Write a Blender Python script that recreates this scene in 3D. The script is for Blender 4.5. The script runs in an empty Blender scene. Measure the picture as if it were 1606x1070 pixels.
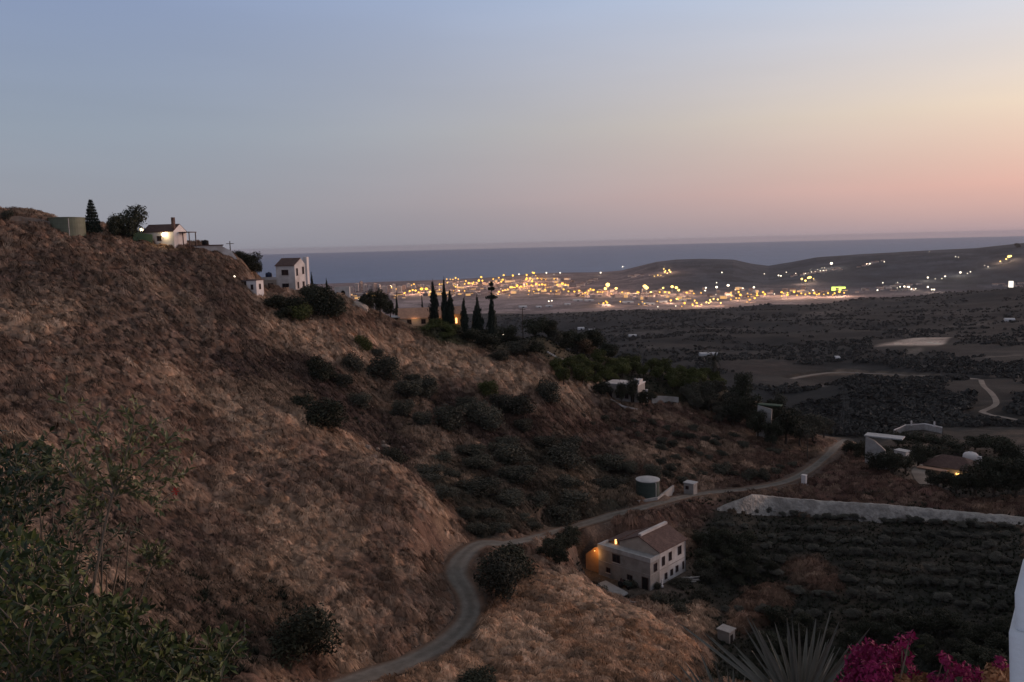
import bpy, bmesh, math, random
import numpy as np
from mathutils import Vector, Matrix

SC = bpy.context.scene
COL = SC.collection
rad = math.radians

# ------------------------------------------------------------------ camera
CAM_Z = 230.0
F, CX, CY = 1300.0, 803.0, 535.0            # photo 1606 x 1070
PITCH, ROLL = rad(6.71), rad(-1.43)
cam_d = bpy.data.cameras.new('camera')
cam = bpy.data.objects.new('camera', cam_d)
COL.objects.link(cam)
cam_d.sensor_width = 36.0
cam_d.lens = 36.0 * F / 1606.0
cam_d.clip_start, cam_d.clip_end = 0.1, 90000.0
RM = Matrix.Rotation(math.pi / 2 - PITCH, 3, 'X') @ Matrix.Rotation(ROLL, 3, 'Z')
cam.matrix_world = Matrix.Translation((0, 0, CAM_Z)) @ RM.to_4x4()
SC.camera = cam
R3 = np.array(RM)

# ------------------------------------------------------------------ sky, sun, exposure
SC.view_settings.view_transform = 'Standard'
SC.view_settings.look = 'None'
SC.view_settings.exposure = 0.0
SC.view_settings.gamma = 1.0
SC.cycles.max_bounces = 6
SC.cycles.diffuse_bounces = 3
SC.cycles.volume_bounces = 0
SC.cycles.transparent_max_bounces = 8
SC.cycles.sample_clamp_indirect = 2.0
SUN_AZ, SUN_EL = rad(66), rad(7)            # afterglow to the right of the frame
W = bpy.data.worlds.new('World')
SC.world = W
W.use_nodes = True
def build_world():
    nt = W.node_tree; nt.nodes.clear(); L = nt.links
    N = lambda t: nt.nodes.new(t)
    out = N('ShaderNodeOutputWorld'); bg = N('ShaderNodeBackground')
    tc = N('ShaderNodeTexCoord'); sep = N('ShaderNodeSeparateXYZ')
    L.new(tc.outputs['Generated'], sep.inputs[0])
    flat = N('ShaderNodeVectorMath'); flat.operation = 'MULTIPLY'; flat.inputs[1].default_value = (1, 1, 0)
    L.new(tc.outputs['Generated'], flat.inputs[0])
    nrm = N('ShaderNodeVectorMath'); nrm.operation = 'NORMALIZE'; L.new(flat.outputs[0], nrm.inputs[0])
    dot = N('ShaderNodeVectorMath'); dot.operation = 'DOT_PRODUCT'
    dot.inputs[1].default_value = (math.sin(SUN_AZ), math.cos(SUN_AZ), 0)
    L.new(nrm.outputs[0], dot.inputs[0])
    mr = N('ShaderNodeMapRange'); mr.inputs[1].default_value = -0.13; mr.inputs[2].default_value = 0.825
    mr.inputs[3].default_value = 0; mr.inputs[4].default_value = 1
    L.new(dot.outputs['Value'], mr.inputs[0])
    pw = N('ShaderNodeMath'); pw.operation = 'POWER'; pw.inputs[1].default_value = 2.25
    L.new(mr.outputs[0], pw.inputs[0])
    ex = N('ShaderNodeMapRange'); ex.inputs[1].default_value = 0; ex.inputs[2].default_value = .28; ex.inputs[3].default_value = 2.75; ex.inputs[4].default_value = 1.65
    L.new(sep.outputs['Z'], ex.inputs[0]); L.new(ex.outputs[0], pw.inputs[1])
    def ramp(stops):
        r = N('ShaderNodeValToRGB'); L.new(sep.outputs['Z'], r.inputs[0])
        el = r.color_ramp.elements
        el[0].position = stops[0][0]; el[0].color = (*stops[0][1], 1)
        el[1].position = stops[-1][0]; el[1].color = (*stops[-1][1], 1)
        for p, c in stops[1:-1]:
            e = el.new(p); e.color = (*c, 1)
        return r
    cool = ramp([(0, (.275, .275, .318)), (.05, (.30, .315, .362)), (.13, (.288, .340, .418)), (.28, (.240, .312, .49)), (.55, (.215, .225, .26)), (1, (.195, .195, .21))])
    warm = ramp([(0, (.44, .325, .345)), (.02, (.58, .385, .365)), (.05, (.76, .46, .40)), (.13, (.83, .67, .53)), (.28, (.585, .685, .86)), (.55, (.28, .29, .33)), (1, (.195, .195, .21))])
    mix = N('ShaderNodeMixRGB'); L.new(pw.outputs[0], mix.inputs[0])
    L.new(cool.outputs[0], mix.inputs[1]); L.new(warm.outputs[0], mix.inputs[2])
    # faint patchy high veil so the gradient is not perfectly even
    mp = N('ShaderNodeMapping'); mp.inputs['Scale'].default_value = (2.2, 2.2, 16); L.new(tc.outputs['Generated'], mp.inputs[0])
    nz = N('ShaderNodeTexNoise'); nz.inputs['Scale'].default_value = 1.3; nz.inputs['Detail'].default_value = 3; L.new(mp.outputs[0], nz.inputs[0])
    vr = N('ShaderNodeMapRange'); vr.inputs[1].default_value = .3; vr.inputs[2].default_value = .7; vr.inputs[3].default_value = .975; vr.inputs[4].default_value = 1.02
    L.new(nz.outputs['Fac'], vr.inputs[0])
    vm = N('ShaderNodeMixRGB'); vm.blend_type = 'MULTIPLY'; vm.inputs[0].default_value = 1
    L.new(mix.outputs[0], vm.inputs[1]); L.new(vr.outputs[0], vm.inputs[2])
    sky = N('ShaderNodeTexSky'); sky.sky_type = 'NISHITA'; sky.sun_disc = False
    sky.sun_elevation = rad(-2.0); sky.sun_rotation = SUN_AZ; sky.altitude = 200
    sk = N('ShaderNodeMixRGB'); sk.blend_type = 'ADD'; sk.inputs[0].default_value = 0.05
    L.new(vm.outputs[0], sk.inputs[1]); L.new(sky.outputs[0], sk.inputs[2])
    L.new(sk.outputs[0], bg.inputs['Color']); bg.inputs['Strength'].default_value = 1.0
    L.new(bg.outputs[0], out.inputs['Surface'])
    W.cycles.sampling_method = 'MANUAL'; W.cycles.sample_map_resolution = 512
build_world()
sun_d = bpy.data.lights.new('sun', 'SUN')
sun_d.energy, sun_d.angle, sun_d.color = 1.7, rad(24), (1.0, .66, .52)
sun = bpy.data.objects.new('sun', sun_d); COL.objects.link(sun)
sd = Vector((math.sin(SUN_AZ) * math.cos(SUN_EL), math.cos(SUN_AZ) * math.cos(SUN_EL), math.sin(SUN_EL)))
sun.rotation_euler = (-sd).to_track_quat('-Z', 'Y').to_euler()

# ------------------------------------------------------------------ helpers: projection, noise
rnd = random.Random(7)
rng = np.random.default_rng(11)
def ray(px, py):
    d = R3 @ np.array([(px - CX) / F, -(py - CY) / F, -1.0])
    return d
def az_t(px, py):
    d = ray(px, py); h = math.hypot(d[0], d[1])
    return math.atan2(d[0], d[1]), d[2] / h
def project(x, y, z):
    p = np.stack([x, y, z - CAM_Z], -1) @ R3          # R^T * v
    w = -p[..., 2]; w = np.where(w < .01, .01, w)
    return CX + F * p[..., 0] / w, CY - F * p[..., 1] / w
def _h(ix, iy, s):
    n = (ix.astype(np.int64) * 374761393 + iy.astype(np.int64) * 668265263 + s * 974634631) & 0xffffffff
    n = ((n ^ (n >> 13)) * 1274126177) & 0xffffffff
    n = ((n ^ (n >> 16)) * 2246822519) & 0xffffffff
    return ((n ^ (n >> 15)) & 0xffffff) / float(0xffffff)
def vnoise(x, y, s=0):
    ix, iy = np.floor(x), np.floor(y); fx, fy = x - ix, y - iy
    ux, uy = fx * fx * (3 - 2 * fx), fy * fy * (3 - 2 * fy)
    a, b = _h(ix, iy, s), _h(ix + 1, iy, s); c, d = _h(ix, iy + 1, s), _h(ix + 1, iy + 1, s)
    return (a + (b - a) * ux) * (1 - uy) + (c + (d - c) * ux) * uy
def fbm(x, y, o=3, s=0):
    v = 0; a = .5
    for k in range(o):
        v = v + a * vnoise(x * 2 ** k + 17 * k, y * 2 ** k + 31 * k, s + k); a *= .5
    return v / (1 - .5 ** o)
def sm(a, b, x):
    t = np.clip((x - a) / (b - a), 0, 1); return t * t * (3 - 2 * t)

# ------------------------------------------------------------------ terrain control points: photo pixel and distance in metres
CP = []
def col(px, *pr):
    for py, r in pr:
        a, t = az_t(px, py); CP.append((a, math.log(r), t))
def hid(px, r, z):                                     # hidden ground: height relative to the camera
    a, _ = az_t(px, 500); CP.append((a, math.log(r), z / r))
col(0, (340, 210), (420, 186), (500, 162), (600, 138), (700, 116), (800, 100), (900, 86), (1070, 69))
col(-220, (250, 215), (420, 180), (600, 130), (900, 82)); hid(-220, 260, 20)
col(75, (346, 212)); col(100, (361, 213)); col(190, (372, 213)); col(240, (381, 213))
col(150, (366, 212), (500, 167), (700, 122), (900, 92), (1070, 73))
col(300, (385, 213), (440, 196), (500, 180), (600, 156), (700, 134), (850, 108), (1070, 78))
hid(0, 240, 8); hid(0, 300, -15); hid(150, 245, 4); hid(150, 300, -20); hid(300, 245, -3); hid(300, 300, -30); hid(0, 500, -90); hid(300, 500, -95)
col(375, (405, 217)); col(410, (452, 213))
col(450, (456, 213), (520, 191), (600, 169), (650, 150), (750, 128), (900, 104), (1070, 83))
hid(450, 245, -20); hid(450, 300, -45)
col(540, (468, 218), (500, 205))
col(600, (496, 226), (560, 200), (640, 178), (715, 158), (732, 132), (850, 114), (950, 102), (1050, 91), (1070, 88))
hid(600, 144, -38.5); hid(600, 260, -32); hid(600, 320, -58)
col(660, (765, 131)); col(660, (690, 166)); hid(660, 146, -42)
col(700, (503, 236), (560, 211), (640, 186), (720, 161), (760, 148), (818, 127), (870, 119), (1000, 98), (1070, 88))
hid(700, 275, -42); hid(700, 330, -62)
col(745, (855, 126), (970, 104), (900, 116))
col(850, (526, 240), (570, 221), (620, 205), (700, 181), (780, 156), (835, 137), (846, 131), (1000, 100), (1070, 86))
hid(850, 290, -50); hid(850, 350, -72)
col(920, (826, 153), (920, 116), (1000, 100), (1070, 86)); hid(920, 128, -55.5); hid(915, 136, -58.5); hid(920, 143, -60); hid(900, 141, -57.5)
col(950, (556, 254), (600, 235), (680, 206), (760, 180), (785, 168)); hid(950, 300, -58); hid(950, 360, -78)
col(1000, (962, 111), (930, 141), (800, 162)); hid(1000, 122, -57.5)
for px, r in ((960, 148), (1000, 146), (1020, 142), (1050, 146), (1080, 152), (1020, 153), (1060, 156)): hid(px, r, -60.3)
col(1050, (585, 257), (640, 229), (700, 206), (770, 178), (787, 171), (1070, 93)); hid(1050, 310, -66); hid(1050, 360, -82)
col(1075, (1008, 104)); hid(1075, 118, -59.5); hid(1075, 135, -61)
hid(1000, 500, -98); hid(1000, 700, -110); col(1000, (545, 900), (522, 1250), (502, 1700), (488, 2100)); hid(1000, 2500, -212)
hid(850, 500, -110); hid(850, 900, -135); hid(850, 1400, -165); col(850, (494, 2000)); hid(850, 2500, -218)
hid(600, 500, -110); hid(600, 1000, -160); hid(600, 2000, -214); hid(300, 1000, -160); hid(300, 2200, -215); hid(-100, 2200, -215); hid(-100, 800, -120)
col(1120, (598, 263), (650, 236), (720, 206), (772, 187)); hid(1120, 310, -68); hid(1120, 370, -84); col(1120, (575, 640), (552, 860))
col(1150, (800, 172), (830, 165), (900, 150), (1000, 128), (1070, 114))
col(1200, (640, 258), (670, 238), (720, 210), (765, 191), (786, 185), (806, 178)); hid(1200, 320, -72); col(1200, (600, 520), (560, 760), (520, 1250), (480, 2050)); hid(1200, 2500, -212)
col(1310, (698, 238), (740, 206), (786, 189), (809, 181)); hid(1320, 275, -68)
col(1350, (870, 160), (950, 140), (1070, 118), (655, 365), (620, 415), (591, 475), (560, 720), (540, 870), (510, 1300), (485, 1900), (468, 2300))
hid(1350, 540, -99); hid(1350, 310, -75); hid(1350, 2600, -214)
col(1400, (690, 292)); col(1450, (760, 206), (793, 192), (818, 184)); col(1510, (758, 226), (720, 262)); col(1500, (650, 368), (600, 470), (540, 860), (500, 1450), (470, 2050), (456, 2350))
col(1606, (702, 280), (770, 212), (805, 192), (822, 188), (870, 162), (950, 141), (1070, 118), (650, 365), (600, 480), (540, 850), (500, 1400), (470, 1900), (450, 2250))
hid(1606, 2600, -208)
col(1800, (805, 195), (822, 190), (870, 160), (1070, 117), (650, 365), (600, 480), (500, 1400), (450, 2250))
for px in (-300, 0, 300, 600, 900, 1200, 1500, 1900):
    for r, z in ((2, -2.5), (3.6, -2.75), (6, -4.4), (10, -7.6), (20, -15.5)): hid(px, r, z)
    hid(px, 45, -32 if px < 500 else -37)
    if px > 1000: hid(px, 75, -49)
CP = np.array(CP)
AZS = 2.6
def _phi(d2): return np.sqrt(d2 + .03 ** 2)
_u = np.stack([CP[:, 0] * AZS, CP[:, 1]], 1)
_D = _phi(((_u[:, None] - _u[None]) ** 2).sum(-1)); np.fill_diagonal(_D, _D.diagonal() - .004)
_n = len(CP); _P = np.concatenate([np.ones((_n, 1)), _u], 1)
_A = np.block([[_D, _P], [_P.T, np.zeros((3, 3))]])
_w = np.linalg.solve(_A, np.concatenate([CP[:, 2], np.zeros(3)]))
def tps(az, lr):
    sh = az.shape; q = np.stack([az.ravel() * AZS, lr.ravel()], 1); out = np.empty(len(q))
    for i in range(0, len(q), 20000):
        s = q[i:i + 20000]
        out[i:i + 20000] = _phi(((s[:, None] - _u[None]) ** 2).sum(-1)) @ _w[:_n] + _w[_n] + s @ _w[_n + 1:]
    return out.reshape(sh)
# far coast: crest heights above the plain along the photo's skyline, coast distance
_pz = lambda p: az_t(p, 430)[0]
HX = np.array([_pz(p) for p in (-300, 780, 840, 900, 940, 975, 1000, 1030, 1060, 1100, 1150, 1180, 1205, 1240, 1280, 1350, 1450, 1530, 1606, 1900)])
HZ = np.array([0, 0, 16, 14, 8, 22, 48, 78, 92, 95, 84, 52, 36, 58, 86, 104, 118, 126, 150, 170.])
KX = np.array([_pz(p) for p in (-300, 700, 850, 1000, 1900)]); KR = np.array([5300, 5450, 5900, 6350, 6450.])
def far_z(az, r):
    h = np.interp(az, HX, HZ); k = np.interp(az, KX, KR)
    x, y = r * np.sin(az), r * np.cos(az)
    n = fbm(x / 420, y / 420, 4, 5) - .5
    prof = sm(3500, 5350, r) * (1 - sm(5600, 6300, r))
    z = 5 + (h * (1 + .25 * n * (1 - sm(4800, 5400, r)))) * prof + 6 * (vnoise(x / 600, y / 600, 3)) * sm(3000, 4500, r) * (1 - sm(-400, 0, r - k))
    z = z + 5 * n * prof
    return np.where(r > k, 5 - 14 * sm(0, 160, r - k), z)
def base_z(az, r):
    """height above the sea, without grass mounds"""
    # coarse table + bilinear interpolation
    fa = (az - TA[0]) / (TA[1] - TA[0]); fr = (np.log(r) - TL[0]) / (TL[1] - TL[0])
    ia = np.clip(fa.astype(int), 0, len(TA) - 2); ir = np.clip(fr.astype(int), 0, len(TL) - 2)
    a, b = np.clip(fa - ia, 0, 1), np.clip(fr - ir, 0, 1)
    t = (TT[ia, ir] * (1 - a) + TT[ia + 1, ir] * a) * (1 - b) + (TT[ia, ir + 1] * (1 - a) + TT[ia + 1, ir + 1] * a) * b
    z = CAM_Z + t * r
    f = sm(2450, 2850, r)
    return np.maximum(z, 3.0) * (1 - f) + far_z(az, r) * f
TA = np.linspace(rad(-82), rad(82), 420); TL = np.linspace(math.log(1.5), math.log(3200), 420)
TT = tps(*np.meshgrid(TA, TL, indexing='ij'))

# terrain grid: fine where the picture looks
azg = np.concatenate([np.linspace(rad(-80), rad(-34.2), 46), np.linspace(rad(-34), rad(34), 1150), np.linspace(rad(34.2), rad(80), 46)])
rg = np.exp(np.concatenate([np.linspace(math.log(1.8), math.log(40), 50, False), np.linspace(math.log(40), math.log(70), 90, False),
     np.linspace(math.log(70), math.log(290), 620, False), np.linspace(math.log(290), math.log(700), 190, False), np.linspace(math.log(700), math.log(7600), 260)]))
AZ, RR = np.meshgrid(azg, rg, indexing='ij')
GX, GY = RR * np.sin(AZ), RR * np.cos(AZ)
GZ = base_z(AZ, RR)
def lookup(G, x, y):
    x, y = np.asarray(x, float), np.asarray(y, float)
    a, r = np.arctan2(x, y), np.hypot(x, y)
    ia = np.clip(np.searchsorted(azg, a) - 1, 0, len(azg) - 2); ir = np.clip(np.searchsorted(rg, r) - 1, 0, len(rg) - 2)
    fa = np.clip((a - azg[ia]) / (azg[ia + 1] - azg[ia]), 0, 1); fr = np.clip((r - rg[ir]) / (rg[ir + 1] - rg[ir]), 0, 1)
    return (G[ia, ir] * (1 - fa) + G[ia + 1, ir] * fa) * (1 - fr) + (G[ia, ir + 1] * (1 - fa) + G[ia + 1, ir + 1] * fa) * fr
def gz(x, y): return float(lookup(GZ, x, y))
def at(px, py, rmin=50.0, rmax=None):
    """the point of the ground seen at a pixel of the photo, beyond rmin"""
    if rmax is None: rmax = 330.0 if rmin < 250 else 450.0 if rmin < 330 else 7500.0
    a, t = az_t(px, py)
    i = min(max(int(np.searchsorted(azg, a)) - 1, 0), len(azg) - 2); f = (a - azg[i]) / (azg[i + 1] - azg[i])
    z = GZ[i] * (1 - f) + GZ[i + 1] * f
    d = (z - CAM_Z) / rg - t
    ok = np.where((d[1:] >= 0) & (d[:-1] < 0) & (rg[1:] > rmin) & (rg[1:] < rmax))[0]
    if len(ok):
        k = ok[0]; q = d[k] / (d[k] - d[k + 1]); r = rg[k] + q * (rg[k + 1] - rg[k])
    else:
        m = (rg > rmin) & (rg < rmax); k = np.where(m)[0][int(np.argmax(d[m]))]; r = rg[k]
    return Vector((r * math.sin(a), r * math.cos(a), float(z[k])))
def atz(px, py, zrel):
    """the point where the sight line of a pixel meets a given height relative to the camera"""
    d = ray(px, py); s = zrel / d[2]; return Vector((d[0] * s, d[1] * s, CAM_Z + zrel))
def atr(px, py, r):
    a, t = az_t(px, py); return Vector((r * math.sin(a), r * math.cos(a), CAM_Z + t * r))
def dist(p): return math.hypot(p[0], p[1])
def mpp(p): return dist(p) / F                       # metres per photo pixel there, roughly

# ------------------------------------------------------------------ roads, pads: flatten the ground under them
def spline(pts, step):
    pts = [np.array(p, float) for p in pts]; P = [2 * pts[0] - pts[1]] + pts + [2 * pts[-1] - pts[-2]]; out = []
    for i in range(1, len(P) - 2):
        n = max(2, int(np.linalg.norm((P[i + 1] - P[i])[:2]) / step))
        for k in range(n):
            t = k / n; a, b, c, d = P[i - 1:i + 3]
            out.append(.5 * (2 * b + (c - a) * t + (2 * a - 5 * b + 4 * c - d) * t * t + (3 * b - a - 3 * c + d) * t ** 3))
    out.append(P[-2]); return np.array(out)
def seg_dist(X, Y, line):
    """distance of each grid point to a polyline and the line's height there"""
    best = np.full(X.shape, 1e9); hz = np.zeros(X.shape)
    for a, b in zip(line[:-1], line[1:]):
        dx, dy = b[0] - a[0], b[1] - a[1]; L = dx * dx + dy * dy + 1e-9
        t = np.clip(((X - a[0]) * dx + (Y - a[1]) * dy) / L, 0, 1)
        d = np.hypot(X - a[0] - t * dx, Y - a[1] - t * dy)
        m = d < best; best[m] = d[m]; hz[m] = (a[2] + t * (b[2] - a[2]))[m]
    return best, hz
ROADS = {}
ROADM = np.full(GX.shape, 1e9)                        # distance to the nearest road edge
def carve(name, px_pts, width, shoulder, step=1.6, rmin=50, rmax=None, smooth=5):
    pts = [at(p[0], p[1], rmin, rmax) for p in px_pts]
    line = spline(pts, step)
    k = np.ones(smooth) / smooth
    line[:, 2] = np.convolve(np.pad(line[:, 2], smooth // 2, 'edge'), k, 'valid')[:len(line)]
    lo, hi = line[:, :2].min(0) - width - shoulder, line[:, :2].max(0) + width + shoulder
    m = (GX > lo[0]) & (GX < hi[0]) & (GY > lo[1]) & (GY < hi[1])
    d, hz = seg_dist(GX[m], GY[m], line)
    f = 1 - sm(width / 2 + .2, width / 2 + shoulder, d)
    GZ[m] = GZ[m] * (1 - f) + (hz - .03) * f
    ROADM[m] = np.minimum(ROADM[m], d - width / 2)
    ROADS[name] = (line, width)
carve('road', [(505, 1085), (570, 1063), (650, 1035), (705, 1003), (738, 965), (733, 930), (716, 897), (728, 870), (757, 853), (815, 849), (880, 832), (950, 812), (1010, 795), (1060, 782), (1110, 774), (1180, 766), (1240, 753), (1283, 727), (1308, 704), (1325, 690)], 4.4, 4.6, rmin=80)
carve('valley_track', [(1612, 661), (1575, 655), (1540, 648), (1562, 634), (1556, 618), (1543, 606), (1538, 597)], 2.4, 4, step=6, rmin=331, rmax=900)
carve('ridge_track', [(1240, 594), (1300, 586), (1350, 587), (1420, 589), (1480, 592), (1540, 594)], 4.5, 6, step=10, rmin=331, rmax=900)
carve('yard_track', [(1452, 760), (1440, 742), (1450, 730), (1470, 722)], 3, 3, rmin=190)
SHL = np.array([at(x, y, 165, 230) for x, y in ((1112, 790), (1150, 791), (1250, 796), (1320, 800), (1400, 805), (1480, 810), (1560, 815), (1625, 819))])
SHD, _ = seg_dist(GX, GY, SHL)
PADS = []
def pad(p, r, z=None, soft=3.0):
    z = p[2] if z is None else z
    d = np.hypot(GX - p[0], GY - p[1]); f = 1 - sm(r, r + soft, d); GZ[:] = GZ * (1 - f) + z * f
    ROADM[:] = np.minimum(ROADM, d - r); PADS.append((p, r))
# farmhouse yard
HC = atz(1020, 927, -60.4); HB = atz(1080, 893, -60.4); HA = atz(935, 905, -60.4)
pad((HC + HB + HA) / 3 + Vector((.5, 3, 0)), 8.5, CAM_Z - 60.4, 3.5)
_v = HB - HC; _f = HA - HC; pad(HC + _f * 1.18 + _v * .10, 3.4, CAM_Z - 60.4, 2.2)
TANKP = at(1016, 776, 150); pad(TANKP, 3.2, TANKP.z, 2)
SHORE = lambda p, r, soft=3: pad(p, r, None, soft)
VILLA = at(447, 455, 190); CYPH = at(665, 501, 215); WHITEH = at(262, 383, 195); RIGHTH = at(1508, 752, 205); SMALLF = at(985, 628, 220)
pad(VILLA, 6, None, 4); pad(CYPH, 7, None, 4); pad(RIGHTH, 8, None, 4); pad(SMALLF, 4, None, 3)

# ------------------------------------------------------------------ ground cover zones (outlines measured on the photo, kept to their own distance range)
PXG, PYG = project(GX, GY, GZ)
WOB = (fbm(GX / 9, GY / 9, 3, 40) - .5)
WOB2 = (fbm(GX / 9 + 50, GY / 9, 3, 41) - .5)
def inpoly(px, py, poly):
    c = np.zeros(px.shape, bool); n = len(poly)
    for i in range(n):
        x0, y0 = poly[i]; x1, y1 = poly[i - 1]
        m = ((y0 > py) != (y1 > py)) & (px < (x1 - x0) * (py - y0) / ((y1 - y0) or 1e-9) + x0)
        c ^= m
    return c
def zmask(poly, r0, r1, wob=60):
    return inpoly(PXG + WOB * wob, PYG + WOB2 * wob * .7, poly) & (RR > r0) & (RR < r1)
def blur(m, k):
    for ax in (0, 1):
        w = np.pad(m, [(k, k) if a == ax else (0, 0) for a in (0, 1)], 'edge').cumsum(ax, dtype=np.float64)
        w = np.concatenate([np.zeros_like(np.take(w, [0], ax)), w], ax); n = m.shape[ax]
        m = (np.take(w, np.arange(2 * k + 1, 2 * k + 1 + n), ax) - np.take(w, np.arange(n), ax)) / (2 * k + 1)
    return m
C = np.empty(GX.shape + (3,)); AMP = np.zeros(GX.shape)
near = RR < 330
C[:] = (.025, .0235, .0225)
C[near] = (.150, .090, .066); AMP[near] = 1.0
C[RR > 2600] = (.25, .19, .185)  # pale mauve plain: distance haze and town glow partly put into the colour
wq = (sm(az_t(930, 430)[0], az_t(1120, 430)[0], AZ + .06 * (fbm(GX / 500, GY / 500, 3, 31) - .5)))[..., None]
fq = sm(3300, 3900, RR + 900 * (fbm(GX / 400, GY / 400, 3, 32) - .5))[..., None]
C = C * (1 - fq) + fq * (np.array((.215, .152, .146)) * (1 - wq) + np.array((.054, .058, .070)) * wq)  # mauve far plain, blue-grey hills: haze tint put into the colour
ZN = {}
def zone(name, poly, r0, r1, colr, amp=None, wob=60):
    m = blur(zmask(poly, r0, r1, wob).astype(np.float32), 2 if r1 > 400 else 6); ZN[name] = poly
    C[:] = C * (1 - m[..., None]) + np.array(colr) * m[..., None]
    if amp is not None: AMP[:] = AMP * (1 - m) + amp * m
    return m > .5
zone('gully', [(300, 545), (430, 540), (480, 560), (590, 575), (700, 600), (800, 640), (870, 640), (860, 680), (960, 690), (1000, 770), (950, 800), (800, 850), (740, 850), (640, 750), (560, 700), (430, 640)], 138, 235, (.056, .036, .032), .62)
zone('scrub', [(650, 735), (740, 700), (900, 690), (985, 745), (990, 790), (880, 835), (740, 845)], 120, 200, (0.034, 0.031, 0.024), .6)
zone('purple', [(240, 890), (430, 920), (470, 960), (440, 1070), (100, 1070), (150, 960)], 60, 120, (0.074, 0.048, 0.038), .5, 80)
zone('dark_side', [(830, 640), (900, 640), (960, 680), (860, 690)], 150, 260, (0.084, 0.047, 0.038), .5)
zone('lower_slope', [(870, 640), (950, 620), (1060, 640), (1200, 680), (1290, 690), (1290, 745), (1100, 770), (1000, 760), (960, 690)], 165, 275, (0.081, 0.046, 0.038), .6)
zone('terraces', [(700, 500), (800, 500), (900, 530), (1050, 570), (1180, 620), (1200, 670), (1060, 640), (960, 612), (850, 560), (770, 560), (690, 520)], 200, 330, (0.043, 0.039, 0.025), .2)
zone('hedge_slope', [(610, 497), (700, 505), (760, 545), (700, 545), (640, 515)], 200, 330, (.06, .06, .03), .3)
zone('bank', [(930, 830), (1040, 790), (1120, 785), (1130, 820), (1085, 850), (1080, 830), (1000, 830)], 140, 185, (0.087, 0.050, 0.042), .5)
zone('yard', [(900, 890), (940, 870), (1090, 880), (1140, 920), (1100, 960), (1010, 950), (920, 930)], 119, 165, (0.079, 0.066, 0.056), .1)
zone('knoll', [(835, 870), (930, 925), (1010, 955), (1085, 1005), (1090, 1080), (560, 1080), (700, 1015), (770, 970), (780, 940)], 75, 118.5, (0.225, 0.124, 0.075), .8, 30)
zone('orchard', [(1085, 840), (1120, 800), (1250, 806), (1360, 812), (1620, 826), (1620, 1080), (1080, 1080), (1120, 960), (1080, 925)], 60, 189, (0.032, 0.032, 0.026), .15, 20)
zone('red_bank', [(1230, 880), (1290, 870), (1320, 915), (1270, 925), (1225, 905)], 60, 189, (0.112, 0.064, 0.048), .5)
zone('red_bank_low', [(1130, 980), (1200, 915), (1250, 930), (1215, 960), (1150, 1000)], 60, 189, (0.120, 0.068, 0.050), .5)
zone('brown_slope', [(1120, 775), (1260, 760), (1300, 715), (1340, 700), (1420, 750), (1500, 775), (1620, 800), (1620, 822), (1400, 806), (1250, 800), (1120, 795)], 180, 245, (0.084, 0.047, 0.040), .5)
zone('settlement', [(1335, 655), (1640, 640), (1640, 800), (1500, 778), (1425, 752), (1335, 700)], 200, 480, (.042, .037, .032), .2)
zone('bare_right', [(1130, 570), (1210, 572), (1250, 580), (1210, 590), (1150, 588)], 400, 900, (.052, .040, .036))
zone('bright_field', [(1368, 547), (1436, 531), (1492, 530), (1474, 545), (1440, 546)], 500, 1400, (.52, .41, .34), 0, 0)
zone('pale_field', [(1250, 492), (1300, 487), (1345, 488), (1262, 497)], 900, 2400, (.095, .08, .07), 0, 0)
zone('ridge_field', [(1240, 592), (1320, 583), (1480, 590), (1470, 596), (1330, 591)], 380, 700, (.16, .12, .09), 0, 5)
zone('small_field', [(1420, 555), (1445, 550), (1450, 554), (1425, 559)], 500, 1100, (.15, .13, .11), 0, 0)
for poly in ([(345, 942), (440, 949), (545, 957), (545, 962), (440, 954), (345, 947)], [(380, 820), (470, 832), (545, 842), (545, 848), (470, 840), (380, 826)], [(215, 516), (300, 517), (300, 521), (215, 520)], [(70, 590), (155, 587), (155, 591), (70, 595)], [(0, 582), (40, 606), (40, 612), (0, 590)], [(330, 770), (420, 790), (420, 796), (330, 778)], [(10, 470), (70, 500), (70, 506), (10, 478)], [(640, 470), (700, 480), (700, 484), (640, 474)]):
    zone('bare_streak', poly, 55, 230, (.215, .145, .105), .12, 14)
for poly in ([(590, 862), (640, 900), (652, 925), (640, 926), (600, 890)], [(645, 756), (705, 812), (716, 840), (700, 838), (650, 782)], [(480, 505), (600, 520), (830, 590), (850, 606), (700, 590), (560, 545)], [(390, 700), (470, 712), (470, 735), (390, 725)], [(430, 640), (560, 690), (640, 750), (600, 740), (430, 660)]):
    zone('pale_grass', poly, 55, 250, (.24, .150, .10), .95, 26)
for k, (x0, x1, y, h, c) in enumerate([(960, 1040, 523, 2, .11), (1245, 1340, 506, 1.5, .10), (1300, 1500, 477, 1.4, .085), (1000, 1100, 527, 1.2, .085), (1420, 1500, 522, 1.6, .08), (1490, 1606, 507, 1.6, .09), (1100, 1240, 512, 1.2, .07), (1150, 1300, 607, 2, .09), (1090, 1180, 560, 2, .075), (1545, 1606, 560, 2, .08), (1010, 1130, 540, 1.2, .09), (1180, 1330, 545, 1.5, .08), (1250, 1360, 570, 1.5, .09), (1340, 1420, 515, 1.2, .08), (1130, 1210, 495, 1.2, .075), (1400, 1560, 490, 1.3, .08), (1430, 1606, 575, 1.6, .085), (1000, 1080, 508, 1.2, .085), (1330, 1500, 625, 2, .07), (1240, 1340, 640, 2, .065), (1440, 1606, 630, 1.8, .075)]):
    zone('strip', [(x0, y + 3), (x1, y - 2), (x1, y - 2 + h), (x0, y + 3 + h)], 300, 2600, (c * 1.05, c * .9, c * .8), 0, 4)
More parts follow.
